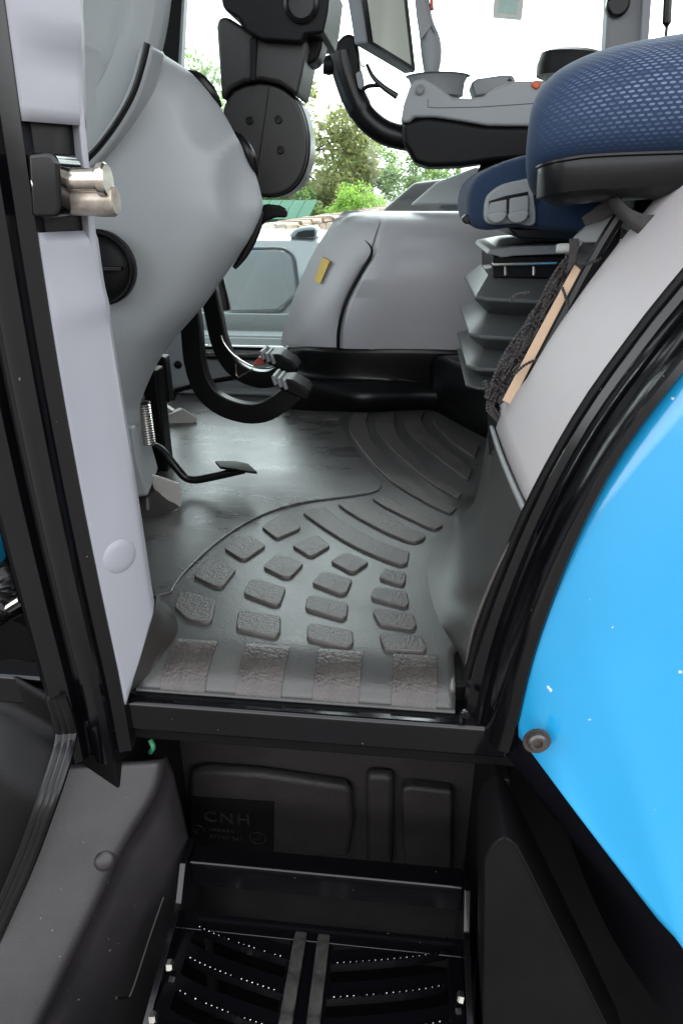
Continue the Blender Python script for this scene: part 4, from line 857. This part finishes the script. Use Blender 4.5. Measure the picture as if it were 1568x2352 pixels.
text('CNH', 468, 1885, 0.036, 'raised_letters'); text('>PE-HD<', 482, 1908, 0.0095, 'raised_letters', 0.0008); text('87740 281', 482, 1924, 0.012, 'raised_letters', 0.0008)
for c, r in (((456, 1905), 0.0105), ((592, 1925), 0.015)):
    p = PY(*c, YW - 0.0245); tube('date_mark', [p + V(math.cos(a) * r, 0, math.sin(a) * r) for a in [2 * math.pi * k / 24 for k in range(25)]], 0.0009, DUST_SHEEN, well, seg=5)
    tube('date_arrow', [p + V(-r * 0.6, 0, -r * 0.5), p + V(r * 0.1, 0, 0), p + V(r * 0.5, 0, r * 0.6)], 0.0009, DUST_SHEEN, well, seg=5)
# well roof / sides
box('well_roof', (-0.46, 0.72, -0.128), (0.24, YW + 0.05, -0.10), BLKP, T)
box('well_side', (0.135, 0.70, -1.0), (0.155, YW + 0.04, -0.13), BLKP, T)
tube('cable_tie', [PY(345, 1700, 0.76), PY(352, 1716, 0.755), PY(346, 1728, 0.76)], 0.004, mat('green_tie', (0.05, 0.3, 0.15), 0.4, var=0.1), T, seg=6, n=8)
# steps: frame with side plates, cross plate, treads
YT = 0.735
stp = box('step_frame', (-0.322, YT - 0.004, -0.445), (0.112, YT, -0.390), GLOSS, T, bevel=0.0015)
fl0 = [PY(424, 1966, YT), PY(1062, 2026, YT)]
zt = (fl0[0].z + fl0[1].z) / 2
box('step_flange', (-0.322, YT - 0.010, -0.394), (0.112, YT + 0.025, -0.384), GLOSS, stp, bevel=0.0035)
for x0 in (-0.332, 0.112):
    prism('side_plate', [V(x0, YT + 0.03, -0.375), V(x0, YT + 0.03, -1.05), V(x0, 0.42, -1.05), V(x0, 0.43, -0.48), V(x0, 0.68, -0.42), V(x0, YT - 0.02, -0.375)], (0.010, 0, 0), GLOSS, stp, bevel=0.0015)
ZT = -0.455
def tread_bm(zt_):
    # plate with serrated slots: strips between slots, curved edges
    bm = bmesh.new(); y1, y0 = YT - 0.004, 0.44; return bm
XL, XR, XC = -0.322, 0.112, -0.116
def strip(name, ya, yb, z, par, x0, x1, bowa, bowb, teeth):
    n = 60; f, b = [], []
    for i in range(n + 1):
        t = i / n; x = x0 + (x1 - x0) * t
        f.append(V(x, ya(t), z)); b.append(V(x, yb(t), z))
    bm = bmesh.new(); th = 0.003
    return f, b
RT = random.Random(21)
def tread(z):
    slots = [(0.655, 0.030), (0.607, 0.036), (0.560, 0.036), (0.512, 0.036), (0.464, 0.036)]
    root = box('step_tread', (XL, 0.664, z - 0.003), (XR, 0.692, z), GLOSS, T, bevel=0.0012)
    # centre spine with two worn ribs, side rails
    box('tread_spine', (XC - 0.032, 0.43, z - 0.0035), (XC + 0.034, 0.6645, z - 0.0005), GLOSS, root, bevel=0.0012)
    for dx in (-0.018, 0.018):
        bar('spine_rib', [V(XC + dx, 0.680, z - 0.004), V(XC + dx, 0.672, z + 0.001), V(XC + dx * 1.03, 0.60, z + 0.0025), V(XC + dx * 1.1, 0.43, z + 0.0025)], 0.019, 0.006, (0, 0, 1), mat('worn_step_metal', (0.008, 0.008, 0.008), 0.3, col2=(0.075, 0.07, 0.066), vscale=40, bump=0.3, bscale=90) if 'worn_step_metal' not in MATS else MATS['worn_step_metal'], root, n=20, bevel=0.0025)
    for xa, xb in ((XL, XL + 0.022), (XR - 0.022, XR)):
        box('tread_rail', (xa, 0.43, z - 0.0035), (xb, 0.6645, z - 0.0005), GLOSS, root, bevel=0.0012)
    # cross blades with toothed upturned edges, bowed towards the front at the centre
    for yy, _ in slots:
        for s in (-1, 1):
            xa, xb = (XL + 0.020, XC - 0.028) if s < 0 else (XC + 0.032, XR - 0.020)
            rows_ = []
            n = 76
            for i in range(n + 1):
                t = i / n; x = xa + (xb - xa) * t; tt = t if s < 0 else 1 - t
                y = yy + 0.018 - 0.040 * tt ** 0.7 ; tooth = 0.0042 if (i // 2) % 2 == 0 and 3 < i < n - 3 else 0.0008
                rows_.append([V(x, y - 0.0015, z - 0.016), V(x, y - 0.0015, z + tooth), V(x, y + 0.0015, z + tooth), V(x, y + 0.003, z - 0.001), V(x, y + 0.022, z - 0.001), V(x, y + 0.022, z - 0.004), V(x, y + 0.003, z - 0.004), V(x, y + 0.002, z - 0.012)])
            bl0 = loft('toothed_blade', rows_, GLOSS, root, closed=True, cap0=True, cap1=True, ang=20)
            tbm = bmesh.new()
            for i in range(5, n - 4, 4):          # glints on the teeth, put in as bright steel beads
                if RT.random() < 0.12: continue
                p_ = rows_[i][1]; bmesh.ops.create_icosphere(tbm, subdivisions=1, radius=RT.uniform(0.0007, 0.0013), matrix=Matrix.Translation(p_ + V(0, 0.001, 0.0)))
            tt_ = fin('tooth_glints', tbm, STEEL, root); tt_['kind'] = 'stuff'
    for x in (XL - 0.004, XR + 0.004):
        for y in (0.60, 0.53):
            lathe('step_bolt', [(0.0085, 0), (0.0085, 0.006), (0.006, 0.008), (0.0005, 0.008)], V(x + (0.004 if x < 0 else -0.004) * 2, y, z + 0.012), (1 if x < 0 else -1, 0, 0.2), STEEL, root, seg=6)
    return root
tread(ZT); tread(ZT - 0.28)
lathe('step_stud', [(0.010, 0), (0.010, 0.012), (0.006, 0.012), (0.006, 0.028), (0.0005, 0.028)], PY(372, 2335, 0.60), (1, -0.3, 0.2), BRASS, stp, seg=6)
# right side guard plate of the steps
gp = cat([PY(1112, 1975, 0.60), PY(1128, 1945, 0.60), PY(1158, 1924, 0.60), PY(1184, 1940, 0.60)], 14) + [PY(1290, 2150, 0.585), PY(1390, 2352, 0.57), PY(1460, 2500, 0.56), PY(1100, 2500, 0.56), PY(1108, 2352, 0.57)]
sg = prism('step_guard', gp, (0, 0.10, 0), BLKP, T, bevel=0.003)
tube('guard_highlight', [PY(1160, 1924, 0.5985), PY(1184, 1940, 0.5985), PY(1290, 2150, 0.5835), PY(1390, 2352, 0.5685), PY(1450, 2480, 0.56)], 0.0017, BLKP2, sg, seg=6, n=20)  # thin bead added along the plate edge to draw its highlight line
# left: tank shoulder beside the steps, dust specks and painted sky sheen
pA, pB, pC = PY(178, 1756, 0.70), PY(330, 1745, 0.735), PY(-30, 2260, 0.52)
pn = (pB - pA).cross(pC - pA).normalized()
def onp(x, y, off=0.0): d = ray(x, y); return CP + d * ((pA - CP).dot(pn) / d.dot(pn)) + pn * off
if pn.z < 0: pn = -pn
Lp = cat([onp(x, y) for x, y in [(140, 1756), (100, 1850), (58, 1940), (-5, 2090), (-80, 2260), (-160, 2450)]], 40)
Rp = cat([onp(x, y) for x, y in [(352, 1745), (335, 1820), (285, 1905), (245, 1975), (205, 2065), (140, 2200), (50, 2390)]], 40)
rows = []
for s_ in [k / 10 for k in range(11)]: rows.append([a.lerp(b, s_) for a, b in zip(Lp, Rp)])
sdn = V(0.35, 0.55, -0.75).normalized()
for k in range(1, 6):
    a_ = k / 5 * math.pi / 2; rows.append([b + (b - a).normalized() * 0.018 * math.sin(a_) - pn * 0.018 * (1 - math.cos(a_)) for a, b in zip(Lp, Rp)])
last = rows[-1]
for d_ in (0.03, 0.10, 0.30, 0.65): rows.append([p + V(0.006 + 0.06 * d_, 0.02 * d_, -d_) for p in last])
tank = loft('tank_cover', rows, DUST_SHEEN, T, solid=0.004, soff=-1, ang=60)
lathe('highlight_bump', [(0.016, -0.01), (0.016, 0.002), (0.013, 0.006), (0.007, 0.008), (0.0005, 0.0085)], onp(240, 1975), tuple(pn), DUST_SHEEN, tank, seg=24)  # rounded bump added where the tank corner shows a highlight
box('well_side', (-0.46, 0.70, -1.0), (-0.40, YW + 0.04, -0.13), BLKP, T)
box('tank_side', (-0.47, 0.80, -0.9), (-0.385, 0.93, -0.13), BLKP, T)
tube('guard_rod', [PY(268, 2292, 0.56), PY(290, 2292, 0.57), PY(304, 2275, 0.58), PY(345, 2150, 0.64), PY(376, 2060, 0.68)], 0.0022, BLKP2, T, seg=8, n=30)
# ribbed edge strip and the dark guard to its left
e1 = [(118, 1600), (135, 1650), (142, 1690), (130, 1745), (95, 1850), (45, 1985), (-10, 2110), (-60, 2220)]
for k, (dx, rr) in enumerate(((0, 0.008), (14, 0.007), (26, 0.006))):
    tube('guard_edge_strip', [PY(x + dx, y, 0.655 - 0.055 * min(1, max(0, (y - 1690)) / 120) - 0.05 * max(0, (y - 1700)) / 500 - 0.003 * k) for x, y in e1], rr, BLKP2, T, seg=10, n=40)
gd = [PY(x, y, 0.668 - 0.055 * min(1, max(0, (y - 1690)) / 120) - 0.05 * max(0, (y - 1700)) / 500) for x, y in e1]
loft('front_guard', [cat(gd, 30), [p + V(-0.10, 0.05, 0) for p in cat(gd, 30)], [p + V(-0.30, 0.14, 0.0) for p in cat(gd, 30)]], BLKP, T, solid=0.004, ang=60)
box('frame_stay', tuple(PY(-60, 1612, 0.70)), (PY(112, 1612, 0.70).x, 0.74, PY(50, 1556, 0.70).z), GLOSS, T, bevel=0.006)
# engine side beyond the pillar: blue bonnet flank, hose, pipe
box('bonnet', (-2.6, 1.0, 0.05), (-1.05, 1.80, 0.45), BLUE, T, bevel=0.05, seg=5)
box('chassis', (-2.6, 1.12, -0.75), (1.0, 1.72, -0.10), BLKP, T, bevel=0.03)
box('cowl_panel', (-0.86, 0.785, 0.10), (-0.57, 0.82, 0.42), BLUE, T, bevel=0.012)
box('engine_block', (-2.4, 1.05, -0.5), (-1.04, 1.75, 0.10), BLKP, T, bevel=0.03)
hs = [PY(-40, 1290, 0.92), PY(0, 1300, 0.90), PY(22, 1330, 0.88), PY(28, 1362, 0.87), PY(10, 1395, 0.86), PY(-30, 1420, 0.86)]
hc = cat(hs, 60); tube('ribbed_hose', hc, lambda t: 0.021 + 0.0015 * math.sin(t * 60 * 2.2), BLKP2, T, seg=14)
tube('steel_pipe', [PY(-20, 1422, 0.85), PY(50, 1378, 0.85)], 0.008, STEEL, T, seg=10)
tube('steel_pipe', [PY(-20, 1440, 0.86), PY(52, 1402, 0.86)], 0.007, GLOSS, T, seg=10)
# wheels so the tractor stands on the ground
def wheel(c, r, w, name):
    o = lathe('wheel', [(r * 0.55, 0), (r * 0.62, 0.0), (r * 0.9, 0.0), (r * 0.97, 0.04), (r, 0.10), (r, w - 0.10), (r * 0.97, w - 0.04), (r * 0.9, w), (r * 0.55, w)], c, (0, 1, 0), RUBD, T, seg=48)
    lathe('wheel_rim', [(r * 0.56, w * 0.1), (r * 0.52, w * 0.3), (r * 0.2, w * 0.45), (r * 0.2, w * 0.55), (r * 0.52, w * 0.7), (r * 0.56, w * 0.9)], c, (0, 1, 0), WHT, o, seg=36)
wheel((1.25, 0.62, GZ + 0.85), 0.85, 0.40, 'w'); wheel((1.25, 1.85, GZ + 0.85), 0.85, 0.40, 'w')
wheel((-1.85, 0.62, GZ + 0.62), 0.62, 0.34, 'w'); wheel((-1.85, 1.85, GZ + 0.62), 0.62, 0.34, 'w')
box('axle', (1.15, 0.9, GZ + 0.7), (1.35, 2.0, GZ + 1.0), BLKP, T); box('axle', (-1.93, 0.9, GZ + 0.5), (-1.77, 2.0, GZ + 0.74), BLKP, T)

# ================================================================== BACKGROUND
# silver off-road vehicle parked beyond
YV = 6.5
VH = empty('parked_vehicle', tuple(V(-1.0, YV + 0.9, GZ)), 'silver parked off-road vehicle seen through the far cab window', 'car')
def vy(x, y, d=0): return PY(x, y, YV + d)
zt_ = vy(640, 546).z; xr = vy(752, 560).x
# body side profile (y-z), extruded along x
bp_ = [(YV + 0.06, GZ + 0.34), (YV + 0.02, vy(600, 800).z), (YV + 0.0, vy(600, 772).z), (YV + 0.035, vy(600, 762).z), (YV + 0.005, vy(600, 748).z), (YV - 0.01, vy(600, 722).z), (YV + 0.02, vy(600, 716).z), (YV + 0.01, vy(600, 660).z), (YV + 0.03, vy(600, 580).z), (YV + 0.08, zt_ - 0.03), (YV + 0.16, zt_), (YV + 0.9, zt_ + 0.04), (YV + 1.64, zt_), (YV + 1.72, zt_ - 0.03), (YV + 1.8, vy(600, 660).z), (YV + 1.74, GZ + 0.34)]
rows = []
for x, s in ((-3.6, 0.75), (-3.5, 0.93), (-3.3, 1.0), (-2.0, 1.0), (xr - 0.25, 1.0), (xr - 0.05, 0.985), (xr + 0.6, 0.98), (xr + 1.3, 0.96)):
    rows.append([V(x, YV + 0.9 + (y - YV - 0.9) * (0.9 + 0.1 * s), GZ + 0.34 + (z - GZ - 0.34) * s) for y, z in bp_])
body = loft('car_body', rows, SILVER, VH, closed=True, cap0=True, cap1=True, ang=30)
grv = [(440, 569), (560, 570), (640, 570), (660, 576), (674, 592), (680, 625), (683, 660), (682, 676), (660, 698), (638, 716), (560, 719), (440, 722)]
tube('door_gap', [vy(x, y, 0.012) for x, y in grv], 0.014, mat('shut_line', (0.05, 0.055, 0.06), 0.6, var=0.1), body, seg=6, n=80)
prism('door_skin', [vy(x, y, 0.008) for x, y in [(440, 573), (640, 574), (657, 580), (670, 595), (676, 626), (679, 660), (678, 674), (657, 695), (636, 712), (440, 717)]], (0, 0.05, 0), SILVER, body, bevel=0.012)
box('side_moulding', (-3.3, YV - 0.02, vy(600, 795).z), (xr + 0.5, YV + 0.05, vy(600, 775).z), SILVER, body, bevel=0.01)
box('side_sill', (-3.3, YV + 0.0, GZ + 0.30), (xr + 0.5, YV + 0.08, vy(600, 796).z), BLKP, body, bevel=0.01)
prism('wiper', [vy(590, 540, 0.5), vy(648, 543, 0.5), vy(648, 537, 0.5), vy(620, 535, 0.5), vy(590, 533, 0.5)], (0, 0.03, 0), BLKP2, VH, bevel=0.004)
mir = prism('door_mirror', cat([vy(x, y, 0.1) for x, y in [(664, 544), (672, 530), (690, 522), (722, 520), (728, 532), (724, 546), (700, 548), (680, 547)]], 30, closed=True), (0, 0.22, 0), SILVER, VH, bevel=0.02)
prism('mirror_glass', [vy(x, y, 0.09) for x, y in [(676, 543), (684, 533), (698, 529), (722, 528), (722, 544), (690, 546)]], (0, 0.01, 0), BLKP2, mir, bevel=0.002)
prism('cabin', [V(xr + 0.15, YV + 0.18, zt_ - 0.04), V(xr + 0.75, YV + 0.25, zt_ + 0.45), V(xr + 1.2, YV + 0.25, zt_ + 0.5), V(xr + 1.28, YV + 0.18, zt_ - 0.04)], (0, 1.4, 0), BLKP2, VH, bevel=0.04)
for wx in (-2.9, xr + 0.5):
    for wy in (YV + 0.02, YV + 1.55):
        lathe('car_wheel', [(0.16, 0), (0.30, 0), (0.35, 0.03), (0.36, 0.12), (0.35, 0.21), (0.30, 0.24), (0.16, 0.24)], V(wx, wy, GZ + 0.36), (0, 1, 0), RUBD, VH, seg=32)

# second vehicle's dark roof bar / aerial seen over the mirror
# stone wall: individual stones on a mortar core
w0 = PY(640, 520, 10.5); w1 = PY(1000, 462, 18.0)
wd = V(w1.x - w0.x, w1.y - w0.y, 0); wl = wd.length; wdn = wd.normalized(); wn = V(wdn.y, -wdn.x, 0)
SW = empty('stone_wall', (w0.x + wd.x / 2, w0.y + wd.y / 2, GZ), 'low rubble wall of brown and pinkish stones behind the silver vehicle', 'wall')
def wpt(s, d, z): return V(w0.x, w0.y, 0) + wdn * s + wn * d + V(0, 0, z)
def wtop(s): return w0.z + (w1.z - w0.z) * s / wl
bm = bmesh.new(); fr_, bk_ = [], []
rows = []
for i in range(20):
    s = -1.5 + (wl + 12) * i / 19; zt2 = wtop(min(max(s, 0), wl)) - 0.03
    rows.append([wpt(s, 0, GZ), wpt(s, 0, zt2), wpt(s, -0.35, zt2), wpt(s, -0.35, GZ)])
loft('mortar_core', rows, MORTAR, SW, closed=True, cap0=True, cap1=True)
rs = random.Random(11); SM = []
for k in range(10):
    bm = bmesh.new(); bmesh.ops.create_cube(bm, size=1); bmesh.ops.subdivide_edges(bm, edges=bm.edges, cuts=1, use_grid_fill=True)
    for v in bm.verts:
        v.co = v.co * (1 - 0.16 * (v.co.length - 0.5)) + V(rs.uniform(-.07, .07), rs.uniform(-.07, .07), rs.uniform(-.07, .07))
    me = bpy.data.meshes.new('stone'); bm.to_mesh(me); bm.free(); smooth(me, 50); me.materials.append(STONE[k % 4]); SM.append(me)
ang_ = math.atan2(wdn.y, wdn.x); cnt = 0
z = -0.35
while True:
    hh = rs.uniform(0.10, 0.17); s = rs.uniform(-0.6, -0.4); 
    if z > wtop(wl): break
    while s < wl and cnt < 300:
        ww = rs.uniform(0.16, 0.42)
        if z + hh * 0.5 < wtop(max(0, s)):
            o = bpy.data.objects.new('stone', rs.choice(SM)); COL.objects.link(o); WL[o] = V(0, 0, 0); o.parent = SW; o.matrix_parent_inverse = Matrix.Translation(-WL[SW])
            o.location = wpt(s + ww / 2, 0.01 + rs.uniform(-0.01, 0.02), z + hh / 2); o.rotation_euler = (0, rs.uniform(-0.06, 0.06), ang_); o.scale = (ww - 0.02, 0.12, hh - 0.018); cnt += 1
        s += ww
    z += hh
# coping
s = -0.6
while s < wl:
    ww = rs.uniform(0.3, 0.6)
    o = bpy.data.objects.new('coping_stone', rs.choice(SM)); COL.objects.link(o); o.parent = SW; o.matrix_parent_inverse = Matrix.Translation(-WL[SW])
    o.location = wpt(s + ww / 2, -0.17, wtop(min(max(s, 0), wl)) - 0.0); o.rotation_euler = (0, 0, ang_); o.scale = (ww - 0.02, 0.42, 0.07); s += ww
# green shed
gs0 = PY(560, 540, 17); 
SH = empty('green_shed', (gs0.x + 0.6, 18, GZ), 'small green sheet metal shed with a shallow roof beyond the stone wall', 'shed')
gx0, gx1 = PY(480, 500, 17).x, PY(668, 500, 17).x; ge, gr_ = PY(620, 503, 17).z, PY(600, 474, 17).z
box('shed_wall', (gx0, 17.0, GZ), (gx1, 19.5, ge), GREENP, SH, bevel=0.02)
GREENL = mat('green_roof_sheet', (0.035, 0.10, 0.065), 0.8, spec=0.08, var=0.08, vscale=3)
rx1 = PY(712, 500, 17).x
n_ = 9
for k in range(n_):
    a = gx0 - 0.2 + (rx1 - gx0 + 0.2) * k / n_; b = gx0 - 0.2 + (rx1 - gx0 + 0.2) * (k + 1) / n_ - 0.012
    prism('roof_sheet', [V(a, 16.7, ge - 0.02), V(b, 16.7, ge - 0.02), V(b, 18.3, gr_ + 0.1), V(a, 18.3, gr_ + 0.1)], (0, 0, 0.03), GREENL, SH, bevel=0.004)

# trees and bushes: trunk, limbs, leaf clumps
def tree(name, label, base, h, cr, cz, lm, seed, nl=5200, ls=0.16, trunk=True, clumps=34, group=None, squash=1.0):
    rd = random.Random(seed); base = V(*base)
    root = empty(name, base, label, 'tree' if trunk else 'bush', group)
    ctr = base + V(0, 0, h - cr * cz); cl_ = []
    while len(cl_) < clumps:
        p = V(rd.uniform(-1, 1), rd.uniform(-1, 1), rd.uniform(-1, 1))
        if 0.25 < p.length < 1: cl_.append((V(ctr.x + p.x * cr, ctr.y + p.y * cr, ctr.z + p.z * cr * cz * squash), cr * rd.uniform(0.16, 0.36)))
    if trunk:
        bm = bmesh.new(); tp = [base, base + V(0.05 * h * rd.uniform(-1, 1), 0, h * 0.3), ctr + V(0, 0, cr * cz * 0.4)]
        tube_bm(cat(tp, 14), lambda t: h * 0.028 * (1 - 0.8 * t), 9, bm); tr = fin('trunk', bm, BARK, root)
        for k, (c, r) in enumerate(cl_[:12]):
            st_ = tp[1].lerp(tp[2], rd.uniform(0, 0.8)); md = st_.lerp(c, 0.5) + V(0, 0, 0.06 * h)
            tube('limb', [st_, md, c], lambda t: h * 0.010 * (1 - 0.75 * t), BARK, tr, seg=6, n=10)
    vs, fs = [], []
    for i in range(nl):
        c, r = rd.choice(cl_); d = V(rd.gauss(0, 1), rd.gauss(0, 1), rd.gauss(0, 1)).normalized() * (r * rd.uniform(0.25, 1.08) ** 0.6)
        p = c + d; s = ls * rd.uniform(0.5, 1.2); a = V(rd.gauss(0, 1), rd.gauss(0, 1), rd.gauss(0, 0.7)).normalized(); b = a.cross(V(rd.gauss(0, 1), rd.gauss(0, 1), rd.gauss(0, 1))).normalized()
        k = len(vs); vs += [p - a * s * 0.5, p + b * s * 0.28, p + a * s * 0.5, p - b * s * 0.28]; fs.append((k, k + 1, k + 2, k + 3))
    me = bpy.data.meshes.new('crown'); me.from_pydata([tuple(v) for v in vs], [], fs); link('crown', me, root, lm)
    return root
def tb(x, Y): p = PY(x, 480, Y); return (p.x, Y, GZ)
def th(x, y, Y): return PY(x, y, Y).z - GZ
tree('broadleaf_tree', 'tall dark olive broadleaf tree behind the steering column', tb(660, 26), th(690, 190, 26), 2.9, 1.0, LEAF[3], 3, nl=13000, ls=0.24, clumps=60)
tree('broadleaf_tree', 'tall green tree rising above the front console beside the dark cab pillar', tb(440, 30), th(450, 130, 30), 2.6, 1.0, LEAF[1], 8, nl=8000, ls=0.24, clumps=46)
tree('broadleaf_tree', 'small pale green rounded tree beyond the wall under the monitor arm', tb(812, 30), th(812, 300, 30), 1.5, 0.95, LEAF[1], 5, nl=6500, ls=0.16, clumps=44)
tree('broadleaf_tree', 'loose airy green tree beyond the wall below the armrest', tb(975, 28), th(975, 335, 28), 1.6, 0.85, LEAF[1], 9, nl=4200, ls=0.17, clumps=40)
tree('leafy_bush', 'bright yellow-green bush growing over the top of the stone wall', tb(820, 21), th(820, 436, 21), 0.95, 0.5, LEAF[2], 12, nl=5000, ls=0.10, trunk=False, clumps=36)
tree('leafy_bush', 'dark green bush beside the green shed under the dark tree', tb(660, 23), th(670, 400, 23), 1.3, 0.8, LEAF[0], 14, nl=6000, ls=0.16, trunk=False, clumps=36)
tree('leafy_bush', 'grey-green shrub between the wall and the small pale tree', tb(745, 24), th(745, 425, 24), 0.8, 0.8, LEAF[3], 17, nl=3000, ls=0.13, trunk=False, clumps=26)
